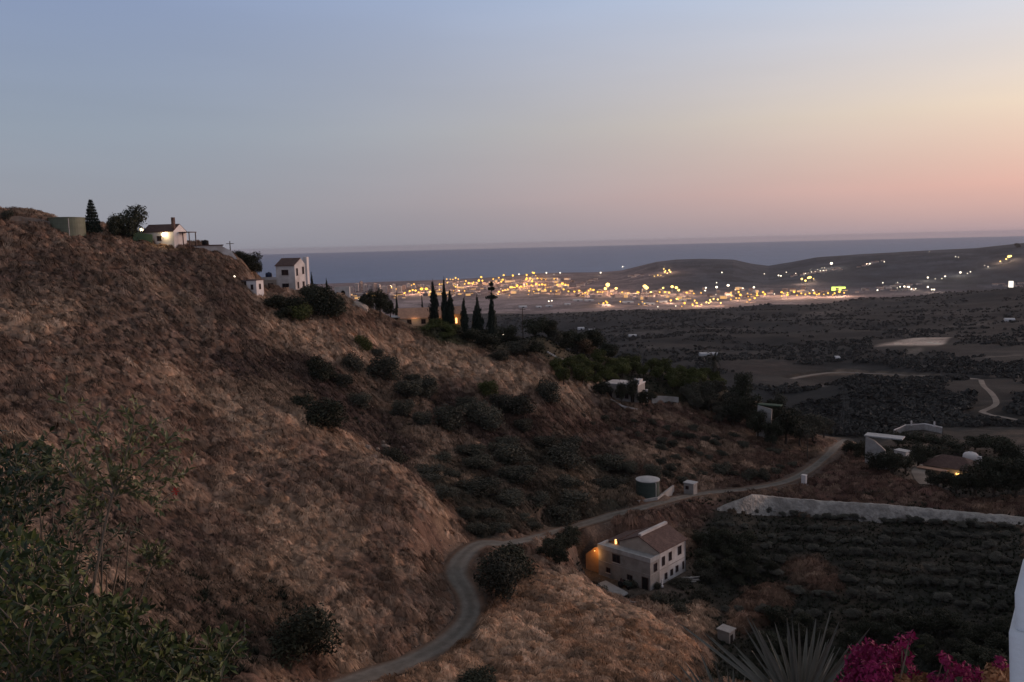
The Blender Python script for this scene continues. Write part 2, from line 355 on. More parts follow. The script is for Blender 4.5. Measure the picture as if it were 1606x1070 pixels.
# colour variation of the cover itself
n1 = fbm(GX / 14, GY / 14, 4, 60); n2 = fbm(GX / 3.1, GY / 3.1, 3, 61); n3 = fbm(GX / 160, GY / 160, 4, 62)
nearf = np.where(near, 1.0, 0.0)
straw = sm(.50, .66, n1) * AMP
C *= (1 + (.55 * (n2 - .5)) * (.4 + .6 * nearf) + .35 * (n1 - .5))[..., None]
C = C * (1 - .75 * straw[..., None]) + np.array((.26, .175, .12)) * .75 * straw[..., None]
darkp = sm(.55, .75, fbm(GX / 23 + 9, GY / 23, 3, 63)) * AMP * .8
C = C * (1 - darkp[..., None]) + np.array((.075, .050, .043)) * darkp[..., None]
C[~near] *= (1 + .9 * (n3[~near] - .5) + .8 * (fbm(GX[~near] / 45, GY[~near] / 45, 3, 64) - .5))[..., None]
# fields and hedgerows on the far side of the valley
farp = (RR > 2600) & (RR < 7000)
fx, fy = GX + 60 * WOB, GY + 60 * WOB2
cell = _h(np.floor((fx + .35 * fy) / 150), np.floor((fy - .2 * fx) / 95), 77)
C[farp] *= (.70 + .6 * cell[farp])[..., None]
midp = (~near) & (RR <= 2600)
C[midp] *= (1 + .9 * (fbm(GX[midp] / 7, GY[midp] / 7, 3, 79) - .5))[..., None]
cell2 = _h(np.floor((fx - .25 * fy) / 85), np.floor((fy + .3 * fx) / 60), 78)
C[midp] *= (.82 + .36 * cell2[midp])[..., None]

# ------------------------------------------------------------------ tufted relief of the dry hillside
def mounds(x, y, s, seed, str_=1.0):
    gx, gy = x / s, y / (s * str_); ix, iy = np.floor(gx), np.floor(gy); best = np.zeros(x.shape)
    for dx in (-1, 0, 1):
        for dy in (-1, 0, 1):
            cx, cy = ix + dx, iy + dy
            px = cx + .15 + .7 * _h(cx, cy, seed); py = cy + .15 + .7 * _h(cx, cy, seed + 1)
            rr = .38 + .42 * _h(cx, cy, seed + 2)
            d2 = ((gx - px) ** 2 + (gy - py) ** 2) / (rr * rr)
            best = np.maximum(best, np.sqrt(np.clip(1 - d2, 0, 1)) * (.45 + .55 * rr / .8))
    return best
AMP = np.clip(AMP, 0, 1) * (1 - sm(270, 330, RR))
AMP *= sm(-.1, 1.5, ROADM) * sm(48, 62, RR) * sm(2, 4.5, SHD)
MND = np.zeros(GX.shape)
mm = AMP > .01
wx = GX[mm] + 1.2 * (fbm(GX[mm] / 3, GY[mm] / 3, 2, 90) - .5); wy = GY[mm] + 1.2 * (fbm(GX[mm] / 3 + 7, GY[mm] / 3, 2, 91) - .5)
pat = .35 + .65 * sm(.3, .6, fbm(wx / 11, wy / 11, 3, 92))
MND[mm] = (mounds(wx, wy, 1.9, 100, .75) * .60 + mounds(wx, wy, .95, 200, .8) * .26) * pat + .95 * (fbm(wx / 5.5, wy / 5.5, 3, 93) - .5) + 1.6 * (fbm(wx / 17, wy / 17, 2, 94) - .5)
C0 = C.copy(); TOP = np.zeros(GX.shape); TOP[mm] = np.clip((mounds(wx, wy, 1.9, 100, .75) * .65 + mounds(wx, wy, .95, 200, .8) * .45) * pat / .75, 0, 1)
GZ += MND * AMP
# valley floor and far slopes: uneven ground
uv = (1 - AMP) * (1 - sm(2300, 2700, RR)) * sm(40, 90, RR) * sm(.5, 4, ROADM)
GZ += uv * (.5 * (fbm(GX / 4, GY / 4, 3, 95) - .5) * (RR < 400) + sm(300, 900, RR) * 14 * (fbm(GX / 130, GY / 130, 4, 96) - .5))
# straw caps and bare reddish earth between the clumps; gap shade also painted into its colour
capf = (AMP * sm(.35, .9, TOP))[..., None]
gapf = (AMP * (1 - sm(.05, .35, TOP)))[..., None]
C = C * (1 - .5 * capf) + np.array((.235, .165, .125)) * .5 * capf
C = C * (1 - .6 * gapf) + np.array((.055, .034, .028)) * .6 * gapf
vg = sm(1.4, .2, ROADM) * (RR < 330)
C = C * (1 - .5 * vg[..., None]) + np.array((.16, .125, .10)) * .5 * vg[..., None]
C = np.clip(C, .006, .6)

# ------------------------------------------------------------------ materials
M = {}
def mat(name, colr, rough=.85, var=.18, scale=3.0, bump=0.0, bscale=None, spec=.3, coord='Object', rand=0.0, hue=None, metal=0.0):
    m = bpy.data.materials.new(name); m.use_nodes = True; nt = m.node_tree; L = nt.links; N = nt.nodes.new
    p = nt.nodes['Principled BSDF']; p.inputs['Roughness'].default_value = rough; p.inputs['Metallic'].default_value = metal
    p.inputs['Specular IOR Level'].default_value = spec
    tc = N('ShaderNodeTexCoord')
    nz = N('ShaderNodeTexNoise'); nz.inputs['Scale'].default_value = scale; nz.inputs['Detail'].default_value = 5; nz.inputs['Roughness'].default_value = .65
    L.new(tc.outputs[coord], nz.inputs['Vector'])
    mr = N('ShaderNodeMapRange'); mr.inputs[1].default_value = .3; mr.inputs[2].default_value = .7; mr.inputs[3].default_value = 1 - var; mr.inputs[4].default_value = 1 + var
    L.new(nz.outputs['Fac'], mr.inputs[0])
    mx = N('ShaderNodeMixRGB'); mx.blend_type = 'MULTIPLY'; mx.inputs[0].default_value = 1; mx.inputs[1].default_value = (*colr, 1)
    L.new(mr.outputs[0], mx.inputs[2]); src = mx
    if hue is not None:                                # patches of a second colour
        n2 = N('ShaderNodeTexNoise'); n2.inputs['Scale'].default_value = scale * .37; n2.inputs['Detail'].default_value = 4; L.new(tc.outputs[coord], n2.inputs['Vector'])
        m2 = N('ShaderNodeMapRange'); m2.inputs[1].default_value = .48; m2.inputs[2].default_value = .68; L.new(n2.outputs['Fac'], m2.inputs[0])
        h = N('ShaderNodeMixRGB'); L.new(m2.outputs[0], h.inputs[0]); L.new(src.outputs[0], h.inputs[1]); h.inputs[2].default_value = (*hue, 1); src = h
    if rand:
        oi = N('ShaderNodeObjectInfo'); m3 = N('ShaderNodeMapRange'); m3.inputs[3].default_value = 1 - rand; m3.inputs[4].default_value = 1 + rand
        L.new(oi.outputs['Random'], m3.inputs[0]); h = N('ShaderNodeMixRGB'); h.blend_type = 'MULTIPLY'; h.inputs[0].default_value = 1
        L.new(src.outputs[0], h.inputs[1]); L.new(m3.outputs[0], h.inputs[2]); src = h
    L.new(src.outputs[0], p.inputs['Base Color'])
    if bump:
        b = N('ShaderNodeBump'); b.inputs['Strength'].default_value = bump; b.inputs['Distance'].default_value = .05
        n4 = N('ShaderNodeTexNoise'); n4.inputs['Scale'].default_value = bscale or scale * 4; n4.inputs['Detail'].default_value = 4; L.new(tc.outputs[coord], n4.inputs['Vector'])
        L.new(n4.outputs['Fac'], b.inputs['Height']); L.new(b.outputs[0], p.inputs['Normal'])
    M[name] = m; return m
def lampmat(name, colr, strength):
    m = bpy.data.materials.new(name); m.use_nodes = True; nt = m.node_tree; nt.nodes.clear()
    o = nt.nodes.new('ShaderNodeOutputMaterial'); e = nt.nodes.new('ShaderNodeEmission')
    e.inputs[0].default_value = (*colr, 1); e.inputs[1].default_value = strength; nt.links.new(e.outputs[0], o.inputs[0]); M[name] = m
mat('plaster_white', (.62, .57, .55), .9, .14, .8, .15, 12, hue=(.46, .40, .37))
mat('plaster_bright', (.74, .68, .66), .9, .08, .9, .1, 12, hue=(.64, .57, .54))
mat('plaster_tan', (.46, .38, .32), .9, .12, 1.2, .15, 12, hue=(.38, .31, .26))
mat('plaster_grey', (.33, .30, .28), .9, .2, .8, .2, 10, hue=(.23, .205, .185))
mat('plaster_ochre', (.46, .27, .15), .9, .12, 1.1, .15, 10)
mat('concrete', (.38, .35, .33), .9, .18, 1.3, .2, 9, hue=(.28, .25, .23))
mat('tiles_red', (.115, .068, .058), .85, .32, 3.0, .5, 14, hue=(.155, .095, .08))
mat('tiles_terracotta', (.55, .32, .22), .85, .2, 2.0, .4, 14, hue=(.47, .27, .19))
mat('metal_grey', (.30, .31, .33), .5, .1, 3, metal=.4)
mat('roof_sheet', (.44, .43, .425), .65, .14, 1.5, hue=(.33, .32, .31))
mat('wood_dark', (.05, .035, .028), .7, .2, 6)
mat('frame_brown', (.085, .05, .045), .6, .15, 5)
mat('pane', (.022, .022, .028), .15, .1, 2, spec=.5)
mat('void', (.014, .012, .012), .9, .1, 2)
mat('tank_green', (.155, .165, .115), .6, .12, 1.2, hue=(.135, .14, .10))
mat('tank_dark', (.05, .068, .058), .5, .15, 1.5)
mat('tank_blue', (.03, .04, .09), .4, .1, 2)
mat('plastic_sheet', (.40, .36, .325), .65, .3, .9, 1.0, 1.1, hue=(.22, .195, .175))
for n_ in M['plastic_sheet'].node_tree.nodes:
    if n_.type == 'BUMP': n_.inputs['Distance'].default_value = .6
mat('dirt_road', (.19, .165, .145), .95, .34, .8, .6, 3, hue=(.115, .095, .082))
mat('dirt_track', (.20, .17, .145), .95, .2, .3, hue=(.15, .125, .105))
mat('net_green', (.045, .075, .05), .9, .15, 3)
mat('stone', (.26, .20, .165), .95, .25, 2.2, .6, 6, hue=(.18, .14, .115))
mat('bark', (.075, .055, .042), .95, .25, 4, .4, 14)
mat('leaf_olive', (.078, .074, .056), .8, .35, 1.6, rand=.3, spec=.15, hue=(.050, .049, .036))
mat('leaf_dark', (.046, .048, .032), .8, .35, 1.6, rand=.25, spec=.15, hue=(.034, .036, .024))
mat('leaf_green', (.080, .088, .030), .8, .35, 1.4, rand=.25, spec=.15, hue=(.052, .060, .022))
mat('leaf_cypress', (.020, .028, .019), .8, .3, 2.5, rand=.15)
mat('leaf_dry', (.17, .105, .06), .8, .3, 2.5, rand=.2)
mat('town_pale', (.60, .52, .50), .9, .08, .02, rand=.15)
mat('town_rose', (.46, .34, .30), .9, .08, .02, rand=.2)
mat('town_roof', (.26, .16, .13), .9, .1, .05, rand=.25)
mat('sheet_white', (.60, .57, .57), .6, .1, .05, rand=.15)
lampmat('lamp_amber', (1.0, .52, .075), 2.7); lampmat('lamp_white', (1.0, .86, .66), 4.0); lampmat('lamp_warm', (1.0, .64, .17), 4.2)
lampmat('lit_town', (1.0, .52, .14), 1.6); lampmat('glow_lime', (.75, .95, .16), 2.2); lampmat('lamp_house', (1.0, .80, .42), 14); lampmat('lamp_glow', (1.0, .48, .13), 3.5); lampmat('lit_window', (1.0, .50, .16), 3.2); lampmat('glow_wall_white', (1.0, .93, .80), 1.5)
mat('sea', (.165, .215, .335), .5, .12, .0016, spec=.3)
def cover_mat(name, var, scale):
    m = mat(name, (1, 1, 1), .92, var, scale, spec=.1); nt = m.node_tree; a = nt.nodes.new('ShaderNodeAttribute'); a.attribute_name = 'Cover'
    mx = [n for n in nt.nodes if n.type == 'MIX_RGB'][0]; nt.links.new(a.outputs['Color'], mx.inputs[1])
cover_mat('grass_cover', .22, 1.5); cover_mat('road_cover', .22, .9)
mat('leaf_orchard', (.125, .12, .10), .85, .35, 1.6, rand=.3, spec=.12, hue=(.056, .056, .044))
def sea_mat():
    m = M['sea']; nt = m.node_tree; p = nt.nodes['Principled BSDF']; N = nt.nodes.new
    tc = N('ShaderNodeTexCoord'); nz = N('ShaderNodeTexNoise'); nz.inputs['Scale'].default_value = .02; nz.inputs['Detail'].default_value = 6
    nt.links.new(tc.outputs['Object'], nz.inputs['Vector']); b = N('ShaderNodeBump'); b.inputs['Strength'].default_value = 1; b.inputs['Distance'].default_value = 14
    nt.links.new(nz.outputs['Fac'], b.inputs['Height']); nt.links.new(b.outputs[0], p.inputs['Normal']); p.inputs['IOR'].default_value = 1.33
sea_mat()
def ground_mat():
    m = bpy.data.materials.new('ground_cover'); m.use_nodes = True; nt = m.node_tree; L = nt.links; N = nt.nodes.new; M['ground'] = m
    p = nt.nodes['Principled BSDF']; p.inputs['Roughness'].default_value = .95; p.inputs['Specular IOR Level'].default_value = .12
    at_ = N('ShaderNodeAttribute'); at_.attribute_name = 'Cover'; tc = N('ShaderNodeTexCoord'); src = at_.outputs['Color']
    for s, v in ((1.7, .26), (.35, .16), (6.5, .30)):
        nz = N('ShaderNodeTexNoise'); nz.inputs['Scale'].default_value = s; nz.inputs['Detail'].default_value = 4; L.new(tc.outputs['Object'], nz.inputs['Vector'])
        mr = N('ShaderNodeMapRange'); mr.inputs[1].default_value = .3; mr.inputs[2].default_value = .7; mr.inputs[3].default_value = 1 - v; mr.inputs[4].default_value = 1 + v; L.new(nz.outputs['Fac'], mr.inputs[0])
        mx = N('ShaderNodeMixRGB'); mx.blend_type = 'MULTIPLY'; mx.inputs[0].default_value = 1; L.new(src, mx.inputs[1]); L.new(mr.outputs[0], mx.inputs[2]); src = mx.outputs[0]
    L.new(src, p.inputs['Base Color'])
    b = N('ShaderNodeBump'); b.inputs['Strength'].default_value = .8; b.inputs['Distance'].default_value = .12
    nz = N('ShaderNodeTexNoise'); nz.inputs['Scale'].default_value = 4.5; nz.inputs['Detail'].default_value = 4; L.new(tc.outputs['Object'], nz.inputs['Vector'])
    L.new(nz.outputs['Fac'], b.inputs['Height']); L.new(b.outputs[0], p.inputs['Normal'])
ground_mat()

# ------------------------------------------------------------------ object helpers
def mesh_np(name, v, f, material, smooth=False, attr=None, parent=None, idx=None, mats=None):
    """v: (n,3), f: (m,k) all faces of one size"""
    me = bpy.data.meshes.new(name); v = np.asarray(v, np.float32); f = np.asarray(f, np.int32); k = f.shape[1]
    me.vertices.add(len(v)); me.vertices.foreach_set('co', v.ravel())
    me.loops.add(f.size); me.loops.foreach_set('vertex_index', f.ravel())
    me.polygons.add(len(f)); me.polygons.foreach_set('loop_start', np.arange(0, f.size, k, dtype=np.int32))
    me.polygons.foreach_set('loop_total', np.full(len(f), k, np.int32))
    if smooth: me.polygons.foreach_set('use_smooth', np.ones(len(f), bool))
    for x in (mats or [material]): me.materials.append(M[x])
    if idx is not None: me.polygons.foreach_set('material_index', np.asarray(idx, np.int32))
    if attr is not None:
        a = me.attributes.new('Cover', 'FLOAT_COLOR', 'POINT'); c = np.ones((len(v), 4), np.float32); c[:, :3] = attr; a.data.foreach_set('color', c.ravel())
    me.update(calc_edges=True)
    o = bpy.data.objects.new(name, me); COL.objects.link(o)
    if parent is not None: o.parent = parent
    return o
def obj(name, bm, material, parent=None, smooth=False):
    me = bpy.data.meshes.new(name); bmesh.ops.recalc_face_normals(bm, faces=bm.faces); bm.to_mesh(me); bm.free()
    for x in ([material] if isinstance(material, str) else material): me.materials.append(M[x])
    if smooth:
        for p in me.polygons: p.use_smooth = True
    o = bpy.data.objects.new(name, me); COL.objects.link(o)
    if parent is not None: o.parent = parent
    return o
def tag(o, label, cat, group=None, kind=None):
    o['label'] = label; o['category'] = cat
    if group: o['group'] = group
    if kind: o['kind'] = kind
    return o
def thing(name, label, cat, loc=(0, 0, 0), rz=0, group=None):
    o = bpy.data.objects.new(name, None); COL.objects.link(o); o.location = loc; o.rotation_euler = (0, 0, rz); o.empty_display_size = .3
    return tag(o, label, cat, group)
def box(bm, x0, x1, y0, y1, z0, z1, mi=0):
    v = [bm.verts.new(p) for p in ((x0, y0, z0), (x1, y0, z0), (x1, y1, z0), (x0, y1, z0), (x0, y0, z1), (x1, y0, z1), (x1, y1, z1), (x0, y1, z1))]
    for q in ((0, 3, 2, 1), (4, 5, 6, 7), (0, 1, 5, 4), (1, 2, 6, 5), (2, 3, 7, 6), (3, 0, 4, 7)):
        bm.faces.new([v[i] for i in q]).material_index = mi
    return v
def B(*a):
    bm = bmesh.new(); box(bm, *a); return bm
def prism(bm, pts, d):
    """pts: closed outline of 3D points, extruded by vector d"""
    d = Vector(d); a = [bm.verts.new(p) for p in pts]; b = [bm.verts.new(Vector(p) + d) for p in pts]; n = len(a)
    bm.faces.new(a[::-1]); bm.faces.new(b)
    for i in range(n): bm.faces.new((a[i], a[(i + 1) % n], b[(i + 1) % n], b[i]))
def lathe(bm, prof, n=24, c=(0, 0)):
    rings = [[bm.verts.new((c[0] + r * math.cos(2 * math.pi * k / n), c[1] + r * math.sin(2 * math.pi * k / n), z)) for k in range(n)] for r, z in prof]
    for a, b in zip(rings[:-1], rings[1:]):
        for k in range(n): bm.faces.new((a[k], a[(k + 1) % n], b[(k + 1) % n], b[k]))
    bm.faces.new(rings[0][::-1]); bm.faces.new(rings[-1])
def tube(bm, pts, radii, n=7):
    pts = [Vector(p) for p in pts]; rings = []
    for i, p in enumerate(pts):
        t = (pts[min(i + 1, len(pts) - 1)] - pts[max(i - 1, 0)]).normalized()
        u = t.orthogonal().normalized(); w = t.cross(u); r = radii[i] if hasattr(radii, '__len__') else radii
        rings.append([bm.verts.new(p + (u * math.cos(2 * math.pi * k / n) + w * math.sin(2 * math.pi * k / n)) * r) for k in range(n)])
    for a, b in zip(rings[:-1], rings[1:]):
        # align ring starts
        s = min(range(n), key=lambda q: (b[q].co - a[0].co).length)
        for k in range(n): bm.faces.new((a[k], a[(k + 1) % n], b[(k + 1 + s) % n], b[(k + s) % n]))
    bm.faces.new(rings[0][::-1]); bm.faces.new(rings[-1])
def facing(p, off=0.0):
    """rotation that turns a thing's local -Y side towards the terrace the photo was taken from"""
    return -math.atan2(p[0], p[1]) + off

# ------------------------------------------------------------------ ground, sea
nA, nR = GX.shape
ii, jj = np.meshgrid(np.arange(nA - 1), np.arange(nR - 1), indexing='ij')
q = ii * nR + jj
faces = np.stack([q, q + nR, q + nR + 1, q + 1], -1).reshape(-1, 4)
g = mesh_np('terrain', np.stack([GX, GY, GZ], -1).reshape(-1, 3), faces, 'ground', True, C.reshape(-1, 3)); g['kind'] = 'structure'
def sea():
    rr = np.array([1000, 5000, 9000, 16000, 42000.0]); n = 512; v = []; f = []
    for r in rr:
        for k in range(n): v.append((r * math.cos(2 * math.pi * k / n), r * math.sin(2 * math.pi * k / n), 0))
    for i in range(len(rr) - 1):
        for k in range(n): f.append((i * n + k, (i + 1) * n + k, (i + 1) * n + (k + 1) % n, i * n + (k + 1) % n))
    o = mesh_np('sea', v, f, 'sea'); o['kind'] = 'structure'
sea()
def strip(name, line, width, material, lift=.05, cross=5, crown=.06, wide=None):
    P = np.array(line); T = np.gradient(P[:, :2], axis=0); T /= np.linalg.norm(T, axis=1)[:, None] + 1e-9; Nn = np.stack([-T[:, 1], T[:, 0]], 1)
    v = []; f = []; n = len(P); w0 = width; cl = []
    for i in range(n):
        width = w0 if wide is None else wide(i / n)
        for k in range(cross):
            s = (k / (cross - 1) - .5) * (width + .9 * (fbm(np.array([i * .45]), np.array([9.0 * (k > cross / 2)]), 3, 5)[0] - .5))
            rut = -.05 * (math.exp(-((abs(s) - .85) / .25) ** 2)) if width > 3 else 0
            e = abs(s) / (width / 2); tr = math.exp(-((abs(s) - .80) / .34) ** 2); nn = fbm(np.array([i * .22 + 50]), np.array([k * .6]), 3, 6)[0]; ed = max(0., min(1., (e - .58 + .5 * (nn - .5)) / .25))
            q3 = np.array((.15, .135, .118)) * (1 - tr * nn * 1.2) + np.array((.21, .188, .165)) * tr * nn * 1.2; q3 = q3 * (1 - ed) + np.array((.15, .098, .072)) * ed; cl.append(q3 * (.7 + .6 * fbm(np.array([i * .09 + 7]), np.array([k * .25]), 3, 16)[0]))
            v.append((P[i, 0] + Nn[i, 0] * s, P[i, 1] + Nn[i, 1] * s, P[i, 2] + lift + crown * (1 - (2 * s / width) ** 2) + rut))
    for i in range(n - 1):
        for k in range(cross - 1): f.append((i * cross + k, i * cross + k + 1, (i + 1) * cross + k + 1, (i + 1) * cross + k))
    o = mesh_np(name, v, f, material, True, np.array(cl)); o['kind'] = 'structure'; return o
for nm, (line, w) in ROADS.items():
    strip('road' if nm == 'road' else 'path', line, w, 'road_cover' if nm == 'road' else 'dirt_track', .05 if w < 4.5 else .25, 13 if nm == 'road' else 5, .06, (lambda q: 3.9 - 1.1 * float(sm(.28, .42, q))) if nm == 'road' else None)

# ------------------------------------------------------------------ plants: unit crowns (1 m wide, 1 m tall) shared by copies
def leaves_np(centres, radii, n, size, seed, squash=1.0, tip=.0, shell=.5, zmin=None):
    """n leaf clumps (quads) spread through overlapping lobes, denser towards their outsides"""
    g = np.random.default_rng(seed); c = np.array(centres, float); r = np.array(radii, float)
    if r.ndim == 1: r = np.stack([r, r, r * squash], 1)
    w = (r.prod(1)) ** (2 / 3.); k = g.choice(len(c), n, p=w / w.sum())
    d = g.normal(size=(n, 3)); d /= np.linalg.norm(d, axis=1)[:, None]
    u = shell + (1 - shell) * g.random(n) ** .6; u *= 1 + .12 * g.normal(size=n)
    p = c[k] + d * r[k] * u[:, None]
    if zmin is not None: p[:, 2] = np.where(p[:, 2] < zmin, zmin + .06 * g.random(n), p[:, 2])
    nn = d + .9 * g.normal(size=(n, 3)); nn /= np.linalg.norm(nn, axis=1)[:, None]
    a = np.cross(nn, g.normal(size=(n, 3))); a /= np.linalg.norm(a, axis=1)[:, None]; b = np.cross(nn, a)
    s = size * (.55 + .9 * g.random(n)); L = s * (1.0 + tip)
    v = np.stack([p - a * L[:, None], p - b * (s * .55)[:, None], p + a * L[:, None], p + b * (s * .55)[:, None]], 1).reshape(-1, 3)
    return v, np.arange(4 * n).reshape(n, 4)
PROTO = {}
def limbs(seed, top, n, r0, spread, base=0.0):
    g = random.Random(seed); bm = bmesh.new()
    tube(bm, [(0, 0, base - .08), (g.uniform(-.02, .02), g.uniform(-.02, .02), top * .5), (g.uniform(-.04, .04), g.uniform(-.04, .04), top)], [r0 * 1.25, r0, r0 * .7], 7)
    for k in range(n):
        a = 2 * math.pi * k / n + g.uniform(-.4, .4); l = spread * g.uniform(.7, 1.1); z0 = top * g.uniform(.6, .95)
        tube(bm, [(0, 0, z0), (l * .5 * math.cos(a), l * .5 * math.sin(a), z0 + .16), (l * math.cos(a), l * math.sin(a), z0 + .36)], [r0 * .6, r0 * .4, r0 * .15], 5)
    return bm
def proto(kind, variant):
    """crown and trunk meshes of one kind of plant, built once"""
    key = (kind, variant)
    if key in PROTO: return PROTO[key]
    g = random.Random(variant * 31 + len(kind)); sd_ = variant * 13 + 5
    if kind == 'shrub':
        cs = [(0, 0, .38)] + [(g.uniform(-.27, .27), g.uniform(-.27, .27), g.uniform(.2, .62)) for _ in range(8)]
        rs = [.30] + [g.uniform(.14, .25) for _ in range(8)]
        lv = leaves_np(cs, rs, 3600, .024, sd_, 1.1, .3, .45, .0); tr = limbs(variant, .22, 4, .025, .26); mt = 'leaf_olive'
    elif kind == 'tree':
        cs = [(0, 0, .60)] + [(g.uniform(-.30, .30), g.uniform(-.30, .30), g.uniform(.38, .84)) for _ in range(11)]
        rs = [.27] + [g.uniform(.12, .21) for _ in range(11)]
        lv = leaves_np(cs, rs, 4200, .023, sd_, 1.0, .3, .45, .06); tr = limbs(variant, .42, 5, .035, .3); mt = 'leaf_dark'
    elif kind == 'cypress':
        cs, rs = [], []
        for k in range(16):
            z = .06 + .9 * k / 15; w = .5 * (math.sin(math.pi * min(1, (z + .25) / 1.25)) ** .8) * (1.15 - z) ** .55
            cs.append((g.uniform(-.07, .07), g.uniform(-.07, .07), z)); rs.append((w * g.uniform(.8, 1.05), w * g.uniform(.8, 1.05), .085))
        lv = leaves_np(cs, rs, 2200, .040, sd_, 1, .9, .4, .0); tr = limbs(variant, .1, 0, .06, 0); mt = 'leaf_cypress'
    elif kind == 'conifer':
        cs, rs = [], []
        for k in range(11):
            z = .10 + .86 * k / 10; w = .48 * (1 - (z - .1) / .95) ** .8 + .03
            for q in range(6):
                a = q * 1.047 + k * .5; cs.append((w * .62 * math.cos(a), w * .62 * math.sin(a), z - .02)); rs.append((w * .42, w * .42, .028))
        lv = leaves_np(cs, rs, 3000, .032, sd_, 1, .8, .3, .0); tr = limbs(variant, .95, 0, .03, 0); mt = 'leaf_cypress'
    elif kind == 'palm':
        v, f = [], []
        for k in range(34):
            a = k * 2.4; e = rad(75 - 125 * (k / 34.)); L = .5 * g.uniform(.85, 1.05)
            pts = [Vector((0, 0, .68))]
            for s in range(5):
                e2 = e - rad(16) * s; pts.append(pts[-1] + Vector((math.cos(a) * math.cos(e2), math.sin(a) * math.cos(e2), math.sin(e2))) * L / 5)
            side = Vector((-math.sin(a), math.cos(a), 0))
            for s in range(5):
                for sg in (-1, 1):
                    for h in range(3):
                        b0 = pts[s].lerp(pts[s + 1], h / 3.); t = b0 + side * sg * .085 * (1 - s / 7.) + (pts[s + 1] - pts[s]) * .6 + Vector((0, 0, -.03))
                        i = len(v); v += [b0, b0 + (pts[s + 1] - pts[s]) * .25, t, t - (pts[s + 1] - pts[s]) * .06]; f.append((i, i + 1, i + 2, i + 3))
        lv = (np.array(v), np.array(f)); bm = bmesh.new(); tube(bm, [(0, 0, -.06), (.02, 0, .35), (0, 0, .7)], [.055, .045, .05], 8); tr = bm; mt = 'leaf_olive'
    crown = mesh_np(kind + '_crown', *lv, mt); me_c = crown.data; bpy.data.objects.remove(crown)
    trunk = obj(kind + '_trunk', tr, 'bark'); me_t = trunk.data; bpy.data.objects.remove(trunk)
    PROTO[key] = (me_c, me_t); return PROTO[key]
MATVAR = {}
def with_mat(me, material):
    if material is None: return me
    k = (me.name, material)
    if k not in MATVAR:
        m2 = me.copy(); m2.materials.clear(); m2.materials.append(M[material]); MATVAR[k] = m2
    return MATVAR[k]
def plant(name, kind, p, w, h, material=None, variant=None, label=None, cat='tree', group=None, small=False, sink=.12, depth=None):
    variant = rnd.randrange(5) if variant is None else variant
    me_c, me_t = proto(kind, variant)
    o = bpy.data.objects.new(name, None); COL.objects.link(o)
    o.location = (p[0], p[1], p[2] - sink); o.rotation_euler = (0, 0, rnd.uniform(0, 6.28)); o.scale = (w, depth or w, h)
    for nm, me in (('crown' if kind != 'shrub' else 'foliage', with_mat(me_c, material)), ('trunk' if kind != 'shrub' else 'stem', me_t)):
        c = bpy.data.objects.new(nm, me); COL.objects.link(c); c.parent = o
    tag(o, label or 'plant', cat, group); return o
# names for "which one": counted along a group from the left of the photo
TENS = ['', '', 'twenty', 'thirty', 'forty', 'fifty', 'sixty', 'seventy']
ONES = ['', 'first', 'second', 'third', 'fourth', 'fifth', 'sixth', 'seventh', 'eighth', 'ninth', 'tenth', 'eleventh', 'twelfth', 'thirteenth', 'fourteenth', 'fifteenth', 'sixteenth', 'seventeenth', 'eighteenth', 'nineteenth']
def nth(k):
    if k < 20: return ONES[k]
    return {2: 'twentieth', 3: 'thirtieth', 4: 'fortieth', 5: 'fiftieth'}[k // 10] if k % 10 == 0 else TENS[k // 10] + '-' + ONES[k % 10]
REG = {}
def reg(key, px, o): REG.setdefault(key, []).append((px, o)); return o
def label_groups():
    for key, L in REG.items():
        look, place = key; L.sort(key=lambda q: q[0]); n = len(L)
        for i, (px, o) in enumerate(L):
            c = o['category']
            if n == 1: o['label'] = f'{look} {place}'
            elif n == 2: o['label'] = f'{look} {place}, {("left", "right")[i]} of two'
            else: o['label'] = f'{look} {place}, ' + ('leftmost' if i == 0 else 'rightmost' if i == n - 1 else nth(i + 1) + ' from left')
def bush(px, py, wpx, hpx, key, kind='shrub', material=None, rmin=60, rmax=None, name=None, cat=None, group=None, variant=None, hmul=1.0):
    p = at(px, py, rmin, rmax); s = mpp(p)
    o = plant(name or kind, kind, p, wpx * s * 1.12, hpx * s * 1.12 * hmul, material, variant, cat=cat or ('shrub' if kind == 'shrub' else 'tree'), group=group)
    return reg(key, px, o)

GS = 'shrubs on the dry hillside'
K = ('dark shrub', 'in the purple gully below the tall villa')
for a in ((506, 598, 52, 42), (555, 588, 42, 38), (598, 596, 62, 46), (540, 606, 40, 26), (505, 672, 78, 54), (560, 640, 46, 30), (470, 640, 40, 24), (590, 560, 26, 18)): bush(*a, K, material='leaf_dark' if a[0] < 520 else None, rmin=140, group=GS)
K = ('grey-green bush', 'in the gully above the scrubby slope')
for a in ((640, 625, 52, 36), (672, 622, 50, 40), (648, 600, 30, 18), (630, 655, 46, 34), (660, 668, 40, 30), (705, 676, 60, 50), (745, 660, 52, 40), (772, 676, 66, 46), (812, 654, 62, 44), (788, 640, 44, 28), (730, 640, 40, 24), (818, 676, 40, 26)): bush(*a, K, rmin=140, group=GS)
bush(573, 548, 30, 28, ('small round green shrub alone', 'on the sandy spur below the pale rock'), material='leaf_green', rmin=150, group=GS)
bush(763, 618, 40, 28, ('low green shrub alone', 'on the bare tan ridge slope'), material='leaf_green', rmin=150, group=GS)
bush(862, 632, 52, 44, ('grey round bush', 'at the end of the tan ridge slope'), rmin=150, group=GS)
bush(620, 728, 44, 34, ('dark bush', 'in the gully beside the near spur crest'), rmin=140, group=GS)
bush(472, 1030, 118, 94, ('big black-green round bush', 'below the pale terrace line left of the road'), material='leaf_dark', rmin=60, group=GS)
bush(779, 936, 88, 80, ('broad dark bush', 'on the inner side of the road bend, lower'), material='leaf_olive', rmin=80, variant=1, group=GS)
